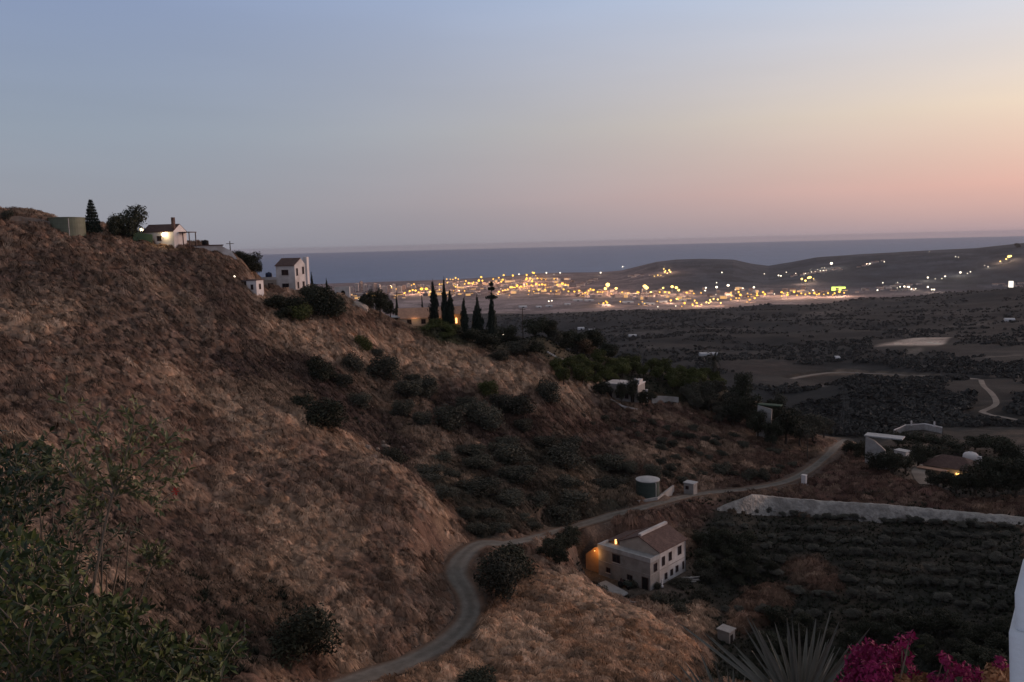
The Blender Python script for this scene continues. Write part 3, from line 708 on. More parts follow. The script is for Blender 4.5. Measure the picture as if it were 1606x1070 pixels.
bush(792, 902, 92, 64, ('broad dark bush', 'on the inner side of the road bend, upper'), material='leaf_dark', rmin=80, variant=2, group=GS)
bush(742, 1082, 90, 38, ('dark bush cut off by the photo edge', 'under the road bend'), material='leaf_dark', rmin=60, group=GS)
K = ('dark bush', 'on the bank left of the farmhouse')
for a in ((862, 876, 44, 34), (890, 868, 44, 36), (868, 906, 40, 28), (892, 908, 34, 26), (880, 868, 36, 30), (878, 888, 34, 26), (896, 850, 34, 24)): bush(*a, K, kind='tree', material='leaf_dark', rmin=119, group='bushes round the farmhouse')
K = ('small dark bush', 'in the yard below the farmhouse')
for a in ((908, 924, 22, 24), (942, 936, 26, 22), (1030, 948, 40, 22), (1060, 962, 44, 24), (1064, 918, 40, 12), (1030, 924, 16, 14), (990, 922, 24, 14), (1095, 940, 34, 22), (1110, 912, 40, 24)): bush(*a, K, rmin=119, group='bushes round the farmhouse')
# scrub covering the slope above the road
K1 = ('low grey-green scrub bush', 'on the dark slope above the road, upper band')
K2 = ('low grey-green scrub bush', 'on the dark slope above the road, middle band')
K3 = ('low grey-green scrub bush', 'along the upper road edge')
def fill(poly, n, size, key, kind='shrub', material=None, rmin=60, rmax=None, group=None, hw=(.6, .85), sep=.7, cat=None, name=None):
    xs, ys = [q[0] for q in poly], [q[1] for q in poly]; got = []; tries = 0
    while len(got) < n and tries < n * 60:
        tries += 1; x, y = rnd.uniform(min(xs), max(xs)), rnd.uniform(min(ys), max(ys))
        if not inpoly(np.array([x]), np.array([y]), poly)[0]: continue
        s = rnd.uniform(*size)
        if any(abs(x - a) < sep * (s + c) / 2 and abs(y - b) < sep * (s + c) / 4 for a, b, c in got): continue
        got.append((x, y, s)); bush(x, y, s, s * rnd.uniform(*hw), key, kind, material, rmin, rmax, name, cat, group)
fill([(660, 735), (740, 700), (900, 692), (970, 735), (960, 752), (660, 752)], 30, (46, 80), K1, rmin=135, group='scrub above the road', hw=(.34, .5))
fill([(650, 755), (965, 755), (985, 785), (900, 800), (700, 800)], 30, (46, 84), K2, rmin=130, group='scrub above the road', hw=(.34, .5))
fill([(705, 808), (900, 802), (900, 818), (830, 832), (750, 840)], 20, (40, 66), K3, rmin=120, group='scrub above the road', hw=(.34, .5))
K = ('small dark tuft bush', 'on the reddish slope under the small farmhouse')
fill([(880, 650), (1000, 650), (1180, 690), (1270, 720), (1250, 745), (1080, 750), (1000, 740), (960, 690)], 40, (14, 24), K, rmin=165, group='bushes on the reddish slope', hw=(.5, .7))
K = ('dark bush', 'above the road between the tank and the white post')
fill([(985, 730), (1080, 745), (1200, 745), (1200, 757), (1100, 763), (985, 755)], 9, (22, 36), K, rmin=165, group='bushes on the reddish slope')
# ridge on the left
GR = 'trees round the ridge houses'
p = at(146, 366, 190); plant('conifer', 'conifer', p, 26 * mpp(p), 48 * mpp(p), None, 0, 'tall dark conifer on the ridge beside the green tank', 'tree', GR)
p = at(180, 371, 190); plant('tree', 'shrub', p, 38 * mpp(p), 42 * mpp(p), 'leaf_dark', 1, 'smaller round tree on the ridge, left of the big one', 'tree', GR)
p = at(203, 374, 190); plant('tree', 'shrub', p, 52 * mpp(p), 58 * mpp(p), 'leaf_dark', 2, 'big round dark tree left of the white ridge house', 'tree', GR)
bush(10, 346, 18, 18, ('small dome bush', 'on the ridge at the left photo edge'), rmin=190)
K = ('dark green tree', 'on the ridge behind the shed of the tall villa')
for a in ((378, 410, 26, 20), (390, 426, 40, 36), (400, 424, 22, 22)): bush(*a, K, kind='shrub', name='tree', cat='tree', material='leaf_dark', rmin=195, group=GR)
K = ('dark bush', 'on the slope below the tall villa')
for a in ((428, 486, 42, 26), (455, 490, 50, 30), (470, 504, 46, 30), (440, 500, 34, 20)): bush(*a, K, kind='shrub', material='leaf_green' if a[0] == 470 else 'leaf_dark', rmin=180, group=GR)
K = ('thick dark tree', 'right below the tall villa')
for a in ((500, 486, 56, 46), (522, 497, 62, 52), (485, 470, 36, 28)): bush(*a, K, kind='shrub', material='leaf_dark', rmin=190, group=GR)
for x, y, w, h, l in ((490, 462, 6, 36, 'thin cypress tip rising behind the thick tree by the villa'), (513, 462, 6, 26, 'shorter cypress tip behind the thick tree by the villa')):
    p = atr(x, y, 232); p.z = gz(p.x, p.y); pt = atr(x, y - h, 232); plant('cypress', 'cypress', p, w * mpp(p) * 1.3, max(3, pt.z - p.z), None, None, l, 'cypress', 'cypresses on the ridge')
for x, y, w, h, l in ((681, 500, 15, 61, 'tall narrow cypress, left of the pair before the terracotta roof'), (698, 501, 11, 65, 'tallest cypress, left half of the touching pair'), (707, 502, 13, 50, 'stout cypress touching the tallest one, on its right'), (728, 500, 12, 34, 'small cypress at the right end of the terracotta house'), (749, 500, 18, 36, 'broad cypress between the small one and the tiered one'), (772, 500, 15, 42, 'cypress under the tiered spike, rightmost of the row'), (623, 482, 7, 22, 'thin cypress behind the left end of the terracotta house'), (663, 480, 5, 18, 'tiny cypress tip behind the terracotta roof')):
    p = atr(x, 500, dist(CYPH) - 1.5) if y > 490 else atr(x, 498, 250)
    top = atr(x, y - h, dist(p)).z; p.z = gz(p.x, p.y); h = max(3, top - p.z)
    plant('cypress', 'cypress', p, w * mpp(p) * 1.25, h, None, None, l, 'cypress', 'cypresses on the ridge')
K = ('dark tree', 'between the pale rock and the terracotta house')
for a in ((578, 494, 30, 36), (596, 498, 34, 42), (612, 500, 24, 28)): bush(*a, K, kind='tree', material='leaf_dark', rmin=200, group=GR)
K = ('green hedge bush', 'under the terracotta house')
for a in ((640, 506, 34, 14), (662, 509, 34, 15), (685, 514, 38, 17), (708, 521, 38, 17), (700, 530, 30, 12), (668, 518, 26, 10)): bush(*a, K, material='leaf_green', rmin=200, group='hedge below the terracotta house')
# dark trees down the ridge line to the right
K = ('dark ridge tree', 'right of the terracotta house')
for a in ((735, 534, 40, 22), (758, 530, 36, 18), (782, 526, 40, 18), (762, 546, 46, 28), (795, 536, 46, 30), (812, 556, 44, 26), (838, 528, 48, 34), (838, 552, 38, 24), (872, 536, 30, 30), (800, 506, 40, 10), (712, 522, 30, 12), (780, 566, 38, 20)): bush(*a, K, kind='shrub', name='tree', cat='tree', material='leaf_dark' if a[0] % 4 else 'leaf_olive', rmin=200, rmax=400, group='trees along the ridge')
K = ('dark tree', 'on the ridge above the pale path')
for a in ((905, 540, 46, 34), (932, 554, 40, 38), (955, 566, 40, 26), (885, 552, 24, 20), (925, 530, 26, 20), (985, 572, 34, 20)): bush(*a, K, kind='tree', material='leaf_dark', rmin=205, rmax=420, group='trees along the ridge')
bush(915, 556, 44, 30, ('rusty dry bush', 'on the ridge beside the dark trees'), material='leaf_dry', rmin=205, rmax=330)
K = ('green avocado tree', 'in the grove left of the small farmhouse')
fill([(862, 582), (900, 575), (960, 575), (1000, 588), (955, 608), (880, 604)], 22, (22, 32), K, 'tree', 'leaf_green', 200, 330, 'avocado trees on the ridge', (.7, .9), .55)
K = ('green avocado tree', 'in the grove behind the small farmhouse')
fill([(975, 578), (1060, 588), (1120, 602), (1130, 620), (1060, 615), (1010, 596)], 24, (22, 32), K, 'tree', 'leaf_green', 215, 330, 'avocado trees on the ridge', (.7, .9), .55)
K = ('dull green tree', 'on the ridge right of the small farmhouse')
fill([(1050, 622), (1130, 622), (1180, 648), (1150, 672), (1090, 650)], 14, (26, 38), K, 'tree', 'leaf_olive', 215, 330, 'avocado trees on the ridge', (.7, .9), .55)
bush(1120, 602, 26, 48, ('tall bare-stemmed palm', 'standing on the ridge against the dark valley'), kind='palm', rmin=220, rmax=330, cat='palm tree')
K = ('tall dark tree', 'left of the grey slab wall')
for a in ((1163, 640, 34, 52), (1172, 672, 44, 50), (1150, 668, 42, 40), (1188, 690, 36, 44)): bush(*a, K, kind='tree', material='leaf_dark', rmin=215, rmax=330, group='trees beside the grey wall')
K = ('tall dark tree', 'right of the grey slab wall')
for a in ((1216, 676, 44, 52), (1232, 700, 48, 56), (1255, 702, 46, 44), (1275, 694, 40, 40), (1292, 690, 30, 30), (1212, 704, 40, 40)): bush(*a, K, kind='tree', material='leaf_dark' if a[0] < 1250 else 'leaf_olive', rmin=205, rmax=330, group='trees beside the grey wall')
K = ('dark tree in front', 'of the small white farmhouse')
for a in ((942, 622, 36, 26), (975, 634, 22, 34), (992, 632, 26, 36), (1008, 640, 22, 26), (1022, 630, 20, 16)): bush(*a, K, kind='tree', material='leaf_dark', rmin=200, rmax=300, group='trees beside the small farmhouse')
# right-hand settlement
K = ('round dark tree', 'left of the brown-roofed bungalow')
for a in ((1378, 742, 40, 30), (1400, 748, 44, 34), (1388, 726, 30, 22), (1420, 742, 36, 26), (1440, 734, 40, 32), (1465, 724, 40, 22), (1350, 722, 26, 26), (1335, 712, 24, 20), (1408, 700, 30, 20)): bush(*a, K, kind='tree', material='leaf_dark', rmin=196, rmax=420, group='trees round the bungalow')
K = ('round dark tree', 'in front and right of the brown-roofed bungalow')
for a in ((1470, 766, 34, 22), (1500, 774, 44, 28), (1530, 780, 52, 40), (1560, 784, 60, 56), (1592, 786, 56, 58), (1580, 740, 44, 40), (1602, 764, 40, 46), (1545, 766, 40, 34)): bush(*a, K, kind='tree', material='leaf_dark', rmin=196, rmax=320, group='trees round the bungalow')
K = ('dark tree', 'below the white-rimmed terrace')
for a in ((1440, 700, 40, 18), (1470, 706, 40, 20), (1500, 712, 40, 18), (1415, 694, 26, 12), (1530, 706, 40, 18), (1560, 712, 44, 26)): bush(*a, K, kind='tree', material='leaf_dark', rmin=240, rmax=420, group='trees round the bungalow')
# orchard: rows under the white sheet
ROWS = [((1185, 806), (1600, 832)), ((1130, 826), (1600, 846)), ((1110, 842), (1600, 862)), ((1100, 858), (1600, 882)), ((1100, 876), (1600, 904)), ((1110, 896), (1600, 928)), ((1250, 932), (1600, 956)), ((1130, 960), (1590, 984))]
RN = ['first row under the white sheet', 'second row under the white sheet', 'third row under the white sheet', 'fourth row under the white sheet', 'fifth row under the white sheet', 'sixth row under the white sheet', 'seventh row under the white sheet', 'eighth row under the white sheet']
for k, (a, b) in enumerate(ROWS):
    n = int((b[0] - a[0]) / (15 + 2.0 * k))
    for i in range(n):
        f = (i + rnd.uniform(-.25, .25)) / n; x, y = a[0] + (b[0] - a[0]) * f, a[1] + (b[1] - a[1]) * f + rnd.uniform(-3, 3)
        if 1225 < x < 1315 and 870 < y < 925 or rnd.random() < .08: continue
        s = rnd.uniform(12, 20) * (1 + .07 * k)
        bush(x, y, s, s * rnd.uniform(.42, .62), ('dark orchard tree', 'in the ' + RN[k]), 'tree', 'leaf_orchard', 100, 190, 'orchard_tree', 'tree', 'orchard trees in rows')
K = ('dark tree', 'in the grove below the red bank')
fill([(1085, 850), (1180, 850), (1215, 900), (1160, 930), (1100, 900)], 18, (26, 40), ('dark tree', 'in the grove right of the farmhouse'), 'tree', 'leaf_dark', 119, 175, 'trees right of the farmhouse', (.6, .8), .6)
fill([(1200, 975), (1420, 985), (1600, 1000), (1600, 1070), (1180, 1070)], 30, (34, 54), K, 'tree', 'leaf_dark', 95, 150, 'trees in the low grove', (.55, .75), .6)

# ------------------------------------------------------------------ uncountable cover
def scatter_pts(n, poly_mask):
    """random ground points where the mask (on the grid) is set, denser where the picture shows them larger"""
    idx = np.argwhere(poly_mask); k = idx[rng.integers(0, len(idx), n)]; ia, ir = k[:, 0], k[:, 1]
    x = GX[ia, ir] + rng.normal(0, .25, n); y = GY[ia, ir] + rng.normal(0, .25, n)
    return x, y, lookup(GZ, x, y)
def tufts(name, mask, n, blades, h, width, material, seed, lean=.55):
    g = np.random.default_rng(seed); x, y, z = scatter_pts(n, mask); sc = h * (.5 + g.random(n)) * (.6 + .8 * fbm(x / 6, y / 6, 2, seed))
    N = n * blades; P = np.repeat(np.stack([x, y, z - .05], 1), blades, 0); s = np.repeat(sc, blades)
    a = g.random(N) * 2 * np.pi; l = lean * g.random(N) ** .7; d = np.stack([np.cos(a) * l, np.sin(a) * l, np.ones(N)], 1)
    b0 = np.stack([np.cos(a) * .16 * g.random(N), np.sin(a) * .16 * g.random(N), np.zeros(N)], 1) * s[:, None]
    side = np.stack([-np.sin(a), np.cos(a), np.zeros(N)], 1) * (width * (.6 + .8 * g.random(N)) * s / h)[:, None]
    tip = d * (s * (.7 + .5 * g.random(N)))[:, None] + np.stack([np.cos(a), np.sin(a), -.5 * np.ones(N)], 1) * (s * .25 * l)[:, None]
    v = np.stack([P + b0 - side, P + b0 + side, P + b0 + tip * .6 + side * .7, P + b0 + tip], 1).reshape(-1, 3)
    o = mesh_np(name, v, np.arange(4 * N).reshape(N, 4), material); o['kind'] = 'stuff'
    o['label'] = 'dark low weeds between the orchard rows' if seed == 7 else 'dark green undergrowth on the scrub slope and terraces'; o['category'] = 'grass' if name == 'dry_grass' else 'undergrowth'
    return o
def tussocks(name, mask, step, blades, material, seed, keep, bright=1.0, straw=1.0):
    """arching cushions of grass, one per cell of a jittered lattice on the masked ground"""
    g = np.random.default_rng(seed); X0, Y0 = np.meshgrid(np.arange(-170, 190, step), np.arange(45, 285, step * .8), indexing='ij')
    x = (X0 + step * (g.random(X0.shape) - .5)).ravel(); y = (Y0 + step * .8 * (g.random(X0.shape) - .5)).ravel()
    ok = (lookup(mask.astype(np.float32), x, y) > .6) & (g.random(len(x)) < keep * (.55 + .9 * sm(.3, .6, fbm(x / 8, y / 8, 3, 150 + seed))))
    x, y = x[ok], y[ok]; z = lookup(GZ, x, y); n = len(x); R = step * (.36 + .40 * g.random(n) ** 1.4) * (.65 + .7 * fbm(x / 12, y / 12, 2, 170))
    gq = .8; sl_ = np.hypot(lookup(GZ, x + gq, y) - lookup(GZ, x - gq, y), lookup(GZ, x, y + gq) - lookup(GZ, x, y - gq)) / (2 * gq); ok = sl_ < 1.5; x, y, z, R = x[ok], y[ok], z[ok], R[ok]; n = len(x)
    N = n * blades; k = np.repeat(np.arange(n), blades); a = g.random(N) * 2 * np.pi; rr = R[k] * (.75 + .6 * g.random(N)); h = R[k] * (.55 + .45 * g.random(N)); o = R[k] * .35 * g.random(N)
    # downhill drift of the drooping tips
    e = .8; gxs = (lookup(GZ, x + e, y) - lookup(GZ, x - e, y)) / (2 * e); gys = (lookup(GZ, x, y + e) - lookup(GZ, x, y - e)) / (2 * e)
    ca, sa = np.cos(a) * 1.25, np.sin(a) * .95; w = (.022 + .028 * g.random(N)) * np.clip(np.hypot(x, y)[k] / 150, .42, 1.05); P = np.stack([x[k], y[k], z[k] - .08], 1); sl = np.stack([gxs[k], gys[k]], 1)
    def pt(f, hh, drift):
        dx, dy = ca * f - sl[:, 0] * drift * R[k], sa * f - sl[:, 1] * drift * R[k]
        return P + np.stack([dx, dy, hh + .75 * (sl[:, 0] * dx + sl[:, 1] * dy)], 1)
    side = np.stack([-np.sin(a), np.cos(a), np.zeros(N)], 1) * w[:, None]
    p0, p1, p2 = pt(o * .4, 0 * h, 0), pt(o + rr * .42, h, .1), pt(o + rr, h * .18, .3)
    v = np.stack([p0 - side, p0 + side, p1 + side * 1.2, p1 - side * 1.2, p2 + side * .3, p2 - side * .3], 1).reshape(-1, 3); i = 6 * np.arange(N)
    f = np.concatenate([np.stack([i, i + 1, i + 2, i + 3], 1), np.stack([i + 3, i + 2, i + 4, i + 5], 1)])
    own = np.stack([lookup(C0[..., q], x, y) for q in range(3)], 1); tone = np.clip(1 + .30 * g.normal(size=n), .5, 1.6); st = straw * np.clip(.35 + .4 * (fbm(x / 5, y / 5, 3, 190 + seed) - .5) + .2 * g.normal(size=n), 0, .9)
    lum = own.mean(1, keepdims=True); straw_c = np.array((1.385, .94, .675)) * lum * 1.35 + np.array((.02, .016, .012)); cc = (own * np.array((1.03, 1, .96)) * (1 - st[:, None]) * 1.15 + straw_c * st[:, None]) * tone[:, None] * bright
    ccb = cc * .92; cc = np.repeat(cc, blades, 0) * (.8 + .4 * g.random(N))[:, None]
    # the cushion itself: a low uneven dome, longer along the contour of the slope
    gl = np.hypot(gxs, gys) + 1e-6; hx, hy = gxs / gl, gys / gl; sx_, sy_ = gxs, gys
    nb = 9; th = 2 * np.pi * np.arange(nb) / nb; dv, dc = [], []; base_i = len(v); th0 = g.random(n) * 6.28
    for rr_, hh_ in ((.26, .66), (.56, .54), (.80, .27), (.92, -.15)):
        for q in range(nb):
            j1, j2 = 1 + .36 * (g.random(n) - .5), 1 + .44 * (g.random(n) - .5); l1 = R * rr_ * j1 * 1.5 * np.cos(th[q] + th0); l2 = R * rr_ * j1 * .82 * np.sin(th[q] + th0) - R * .12
            dx, dy = -hy * l1 + hx * l2, hx * l1 + hy * l2; dv.append(np.stack([x + dx, y + dy, z - .05 + R * hh_ * j2 * .92 + .85 * (sx_ * dx + sy_ * dy)], 1)); dc.append(ccb * (.72 + .56 * g.random(n))[:, None])
    dv.append(np.stack([x, y, z + R * .64], 1)); dc.append(ccb * 1.05); DV = np.stack(dv, 1).reshape(-1, 3); DC = np.stack(dc, 1).reshape(-1, 3); per = 4 * nb + 1; b0 = base_i + per * np.arange(n)[:, None]
    q_ = np.arange(nb); q1 = (q_ + 1) % nb; F_ = [np.stack([b0 + (lv + 1) * nb + q_, b0 + (lv + 1) * nb + q1, b0 + lv * nb + q1, b0 + lv * nb + q_], -1).reshape(-1, 4) for lv in range(3)]
    qa = q_[0:nb - 1:2]; F_.append(np.stack([b0 + qa, b0 + qa + 1, b0 + (qa + 2) % nb, b0 + 4 * nb + 0 * qa], -1).reshape(-1, 4))
    v = np.concatenate([v, DV]); f = np.concatenate([f] + F_); ca_ = np.concatenate([np.repeat(cc, 6, 0), DC])
    ob = mesh_np(name, v, f, material, attr=ca_)
    ob['label'] = 'paler dry grass on the knoll between road and farmhouse' if seed == 5 else 'dry grass tussocks on the lower hillside close to the road' if seed == 8 else 'dry straw-coloured grass tussocks all over the hillside' if name == 'dry_grass' else 'dark brown low shrub cushions on gullies and lower slopes'
    return ob
vis = (PXG > -60) & (PXG < 1666) & (PYG < 1130) & (PYG > 300) & (RR > 62) & (RR < 290)
patch = fbm(GX / 7, GY / 7, 3, 120)
mat('grass_straw', (.205, .140, .105), .9, .45, .55, spec=.1, hue=(.29, .205, .15)); mat('grass_pale', (.37, .255, .18), .9, .4, .5, spec=.1, hue=(.29, .19, .135))
mat('heath_brown', (.105, .072, .058), .9, .3, .6, spec=.1, hue=(.135, .095, .075))
mat('scrub_green', (.036, .040, .027), .85, .35, .5, spec=.15, hue=(.05, .048, .034))
KN = zmask(ZN['knoll'], 75, 118.5, 30)
tussocks('dry_grass', KN & (AMP > .4), 1.2, 120, 'grass_cover', 5, .88, 2.0)
tussocks('dry_grass', vis & (AMP > .45) & ~KN & (RR > 116), 1.7, 100, 'grass_cover', 1, .86, 1.62)
tussocks('dry_grass', vis & (AMP > .45) & ~KN & (RR <= 116), 1.35, 120, 'grass_cover', 8, .86, 1.5)
tussocks('heather', vis & (AMP > .3) & (AMP <= .66), 1.4, 66, 'grass_cover', 2, .72, 1.1, .4)
tufts('undergrowth', vis & (AMP < .66) & (ROADM > 1.0) & (RR < 275) & ~zmask(ZN['orchard'], 60, 189, 20), 12000, 11, .5, .08, 'scrub_green', 3, .9)
tufts('undergrowth', zmask(ZN['orchard'], 60, 189, 20) & vis & (RR > 95), 9000, 9, .34, .07, 'scrub_green', 7, .9)
def woodland(n):
    """far-off orchards and woods that read as one dark mass"""
    m = (PXG > -40) & (PXG < 1650) & (RR > 330) & (RR < 2500) & (ROADM > 6) & (C.mean(-1) < .085) & ~((PXG > 1366) & (PXG < 1496) & (PYG > 529) & (PYG < 555))
    dens = fbm(GX / 60, GY / 60, 3, 130) + .22 * (fbm(GX / 14, GY / 14, 2, 131) - .5)
    x, y, z = scatter_pts(n, m & (dens > .46)); r = np.hypot(x, y); s = (1.0 + 2.0 * rng.random(n)) * (1 + r / 2600)
    L = 16; N = n * L; P = np.repeat(np.stack([x, y, z], 1), L, 0); S = np.repeat(s, L)
    d = rng.normal(size=(N, 3)); d /= np.linalg.norm(d, axis=1)[:, None]; d[:, 2] = np.abs(d[:, 2])
    P = P + d * (S * .5)[:, None] * np.array((1, 1, .95)) + np.array((0, 0, .15)) * S[:, None]
    nn = d + .5 * rng.normal(size=(N, 3)); a = np.cross(nn, rng.normal(size=(N, 3))); a /= np.linalg.norm(a, axis=1)[:, None]; b = np.cross(nn, a); b /= np.linalg.norm(b, axis=1)[:, None]
    q = (S * .30)[:, None]
    v = np.stack([P - a * q, P - b * q * .8, P + a * q, P + b * q * .8], 1).reshape(-1, 3)
    o = mesh_np('woodland', v, np.arange(4 * N).reshape(N, 4), 'leaf_far'); o['kind'] = 'stuff'; o['label'] = 'dark orchards and woods covering the far valley'; o['category'] = 'woodland'
mat('leaf_far', (.068, .065, .060), .85, .3, .02, spec=.1)
woodland(24000)

def stones(n):
    """loose stones along the verges of the dirt road"""
    x, y, z = scatter_pts(n, (ROADM > -.5) & (ROADM < 1.8) & vis & (RR < 260)); g = np.random.default_rng(44); v, f = [], []
    for i in range(n):
        s = .06 + .16 * g.random() ** 2.5; b = len(v)
        for q in ((1, 0, 0), (-1, 0, 0), (0, 1, 0), (0, -1, 0), (0, 0, .8), (0, 0, -.6)): v.append((x[i] + q[0] * s * g.uniform(.6, 1.3), y[i] + q[1] * s * g.uniform(.6, 1.3), z[i] + .04 + q[2] * s))
        f += [(b, b + 2, b + 4), (b + 2, b + 1, b + 4), (b + 1, b + 3, b + 4), (b + 3, b, b + 4), (b + 2, b, b + 5), (b + 1, b + 2, b + 5), (b + 3, b + 1, b + 5), (b, b + 3, b + 5)]
    o = mesh_np('gravel', v, f, 'stone'); o['kind'] = 'stuff'; o['label'] = 'loose stones and gravel along the verges of the dirt road'; o['category'] = 'gravel'
stones(1400)
for i, (x, y, w) in enumerate(((575, 704, 13), (590, 707, 10), (604, 703, 14), (616, 713, 11), (585, 719, 12), (600, 695, 9), (633, 705, 10), (560, 699, 9))):
    p = at(x, y, 138); s = w * mpp(p) / 2; bm = bmesh.new(); bmesh.ops.create_icosphere(bm, subdivisions=2, radius=1)
    for v in bm.verts:
        n = v.co.normalized(); k = 1 + .5 * (fbm(np.array([n.x * 1.5 + 9 * i]), np.array([n.y * 1.5 + n.z * 2]), 2, 8)[0] - .5); v.co = Vector((n.x * s * k * 1.2, n.y * s * k, n.z * s * k * .8))
    o = bpy.data.objects.new('boulder', bpy.data.meshes.new('boulder')); bm.to_mesh(o.data); bm.free(); o.data.materials.append(M['stone']); COL.objects.link(o); o.location = (p.x, p.y, p.z + s * .3); tag(o, 'boulder', 'rock', 'boulders in the gully'); reg(('pale boulder', 'in the gully behind the near spur crest'), x, o)

# ------------------------------------------------------------------ buildings and built things
def window(parent, side, u, z, w, h, at_, sill=False, mf='frame_brown', mp='pane', name='window', muntin=True):
    """side 'front': on a wall facing -Y at y=at_; 'right': on a wall facing +X at x=at_"""
    def bx(bm, u0, u1, d0, d1, z0, z1):
        if side == 'front': box(bm, u0, u1, at_ - d1, at_ - d0, z0, z1)
        else: box(bm, at_ + d0, at_ + d1, u0, u1, z0, z1)
    t = .09; bm = bmesh.new()
    bx(bm, u - w / 2 - t, u + w / 2 + t, -.05, .07, z + h, z + h + t); bx(bm, u - w / 2 - t, u + w / 2 + t, -.05, .07, z - t, z)
    bx(bm, u - w / 2 - t, u - w / 2, -.05, .07, z, z + h); bx(bm, u + w / 2, u + w / 2 + t, -.05, .07, z, z + h)
    if muntin: bx(bm, u - .03, u + .03, -.05, .05, z, z + h)
    f = obj(name, bm, mf, parent)
    bm = bmesh.new(); bx(bm, u - w / 2, u + w / 2, -.05, .025, z, z + h); obj('pane', bm, mp, f)
    if sill: bm = bmesh.new(); bx(bm, u - w / 2 - .16, u + w / 2 + .16, -.04, .16, z - t - .09, z - t - .002); obj('sill', bm, 'plaster_white', f)
    return f
def gable_roof(x0, x1, y0, y1, ze, zr, axis='x', over=.35, th=.16, ridge=None):
    bm = bmesh.new()
    if axis == 'x':
        ym = (y0 + y1) / 2 if ridge is None else ridge; k0 = (zr - ze) / (ym - y0); k1 = (zr - ze) / (y1 - ym)
        pts = [(x0 - over, y0 - over, ze - k0 * over), (x0 - over, ym, zr), (x0 - over, y1 + over, ze - k1 * over), (x0 - over, y1 + over, ze - k1 * over + th), (x0 - over, ym, zr + th), (x0 - over, y0 - over, ze - k0 * over + th)]
        prism(bm, pts, (x1 - x0 + 2 * over, 0, 0))
    else:
        xm = (x0 + x1) / 2 if ridge is None else ridge; k0 = (zr - ze) / (xm - x0); k1 = (zr - ze) / (x1 - xm)
        pts = [(x0 - over, y0 - over, ze - k0 * over), (xm, y0 - over, zr), (x1 + over, y0 - over, ze - k1 * over), (x1 + over, y0 - over, ze - k1 * over + th), (xm, y0 - over, zr + th), (x0 - over, y0 - over, ze - k0 * over + th)]
        prism(bm, pts, (0, y1 - y0 + 2 * over, 0))
    return bm
def gable_wall(x0, x1, y0, y1, z0, ze, zr, axis='x', ridge=None):
    bm = bmesh.new()
    if axis == 'x':
        ym = (y0 + y1) / 2 if ridge is None else ridge
        prism(bm, [(x0, y0, z0), (x0, y1, z0), (x0, y1, ze), (x0, ym, zr), (x0, y0, ze)], (x1 - x0, 0, 0))
    else:
        xm = (x0 + x1) / 2 if ridge is None else ridge
        prism(bm, [(x0, y0, z0), (x1, y0, z0), (x1, y0, ze), (xm, y0, zr), (x0, y0, ze)], (0, y1 - y0, 0))
    return bm
def globe(r, n=12, c=(0, 0, 0)):
    bm = bmesh.new(); bmesh.ops.create_uvsphere(bm, u_segments=n, v_segments=n // 2 + 2, radius=r)
    bmesh.ops.translate(bm, verts=bm.verts, vec=c); return bm
def pt_light(name, loc, energy, colr, r=.12):
    d = bpy.data.lights.new(name, 'POINT'); d.energy = energy; d.color = colr; d.shadow_soft_size = r
    o = bpy.data.objects.new(name, d); COL.objects.link(o); o.location = loc; return o

# --- the farmhouse in the valley
ux = (HB - HC).xy.normalized()
fz = CAM_Z - 60.4
fh = thing('farmhouse', 'white two-storey farmhouse with dark red roof beside the valley road', 'house', (HC.x, HC.y, fz), math.atan2(ux.y, ux.x) - math.pi / 2)
# local: +Y runs along the windowed right wall, -X along the front
WX, D0, D1 = 11.2, 2.9, 11.4
obj('annex_wall', B(-WX, 0, 0, D0 - .003, -1.0, 5.05), 'plaster_grey', fh)
bm = bmesh.new(); box(bm, -WX - .12, .12, -.12, .14, 5.05, 5.85); box(bm, -.14, .12, .145, D0, 5.05, 5.80); box(bm, -WX - .12, -WX + .14, .145, D0, 5.05, 5.80)
box(bm, -WX + .145, -.145, .145, D0, 5.052, 5.27); obj('flat_roof', bm, 'roof_sheet', fh)
obj('wall', gable_wall(-8.6, 0, D0, D1, -1.0, 6.1, 8.0, 'y'), 'plaster_white', fh)
gb = bmesh.new(); prism(gb, [(-8.58, D0 - .02, 5.30), (-.02, D0 - .02, 5.30), (-.02, D0 - .02, 6.07), (-4.3, D0 - .02, 7.94), (-8.58, D0 - .02, 6.07)], (0, .015, 0)); obj('gable', gb, 'plaster_tan', fh)
rf = obj('roof', gable_roof(-8.6, 0, D0, D1, 6.1, 8.0, 'y', .28, .16), 'tiles_red', fh)
bm = bmesh.new(); box(bm, -4.62, -3.98, D0 + .2, D1 + .25, 8.0, 8.42); obj('ridge_parapet', bm, 'plaster_white', rf)
obj('side_wing_wall', gable_wall(-12.4, -8.603, 3.2, 10.4, -1.0, 4.9, 6.0, 'y', -9.4), 'plaster_ochre', fh)
obj('side_wing_roof', gable_roof(-12.4, -8.75, 3.2, 10.4, 4.9, 6.0, 'y', .2, .14, -9.2), 'tiles_red', fh)
bm = bmesh.new(); prism(bm, [(-14.6, .6, -1), (-11.36, .6, -1), (-11.36, .6, 4.9), (-12.4, .6, 4.7), (-14.6, .6, 2.9)], (0, 2.55, 0)); obj('side_wing_front', bm, 'plaster_ochre', fh)
obj('lit_window', B(-9.66, -9.40, 2.95, 3.18, 5.32, 6.15), 'lit_window', fh)
for u, z, w, h in ((-7.2, 3.35, 1.5, 1.35), (-9.0, 1.0, .75, .8), (-4.3, .85, 1.0, .85)): window(fh, 'front', u, z, w, h, 0, True)
bm = bmesh.new(); box(bm, -1.62, -.48, -.06, .05, -.2, 2.1); dr = obj('door', bm, 'void', fh)
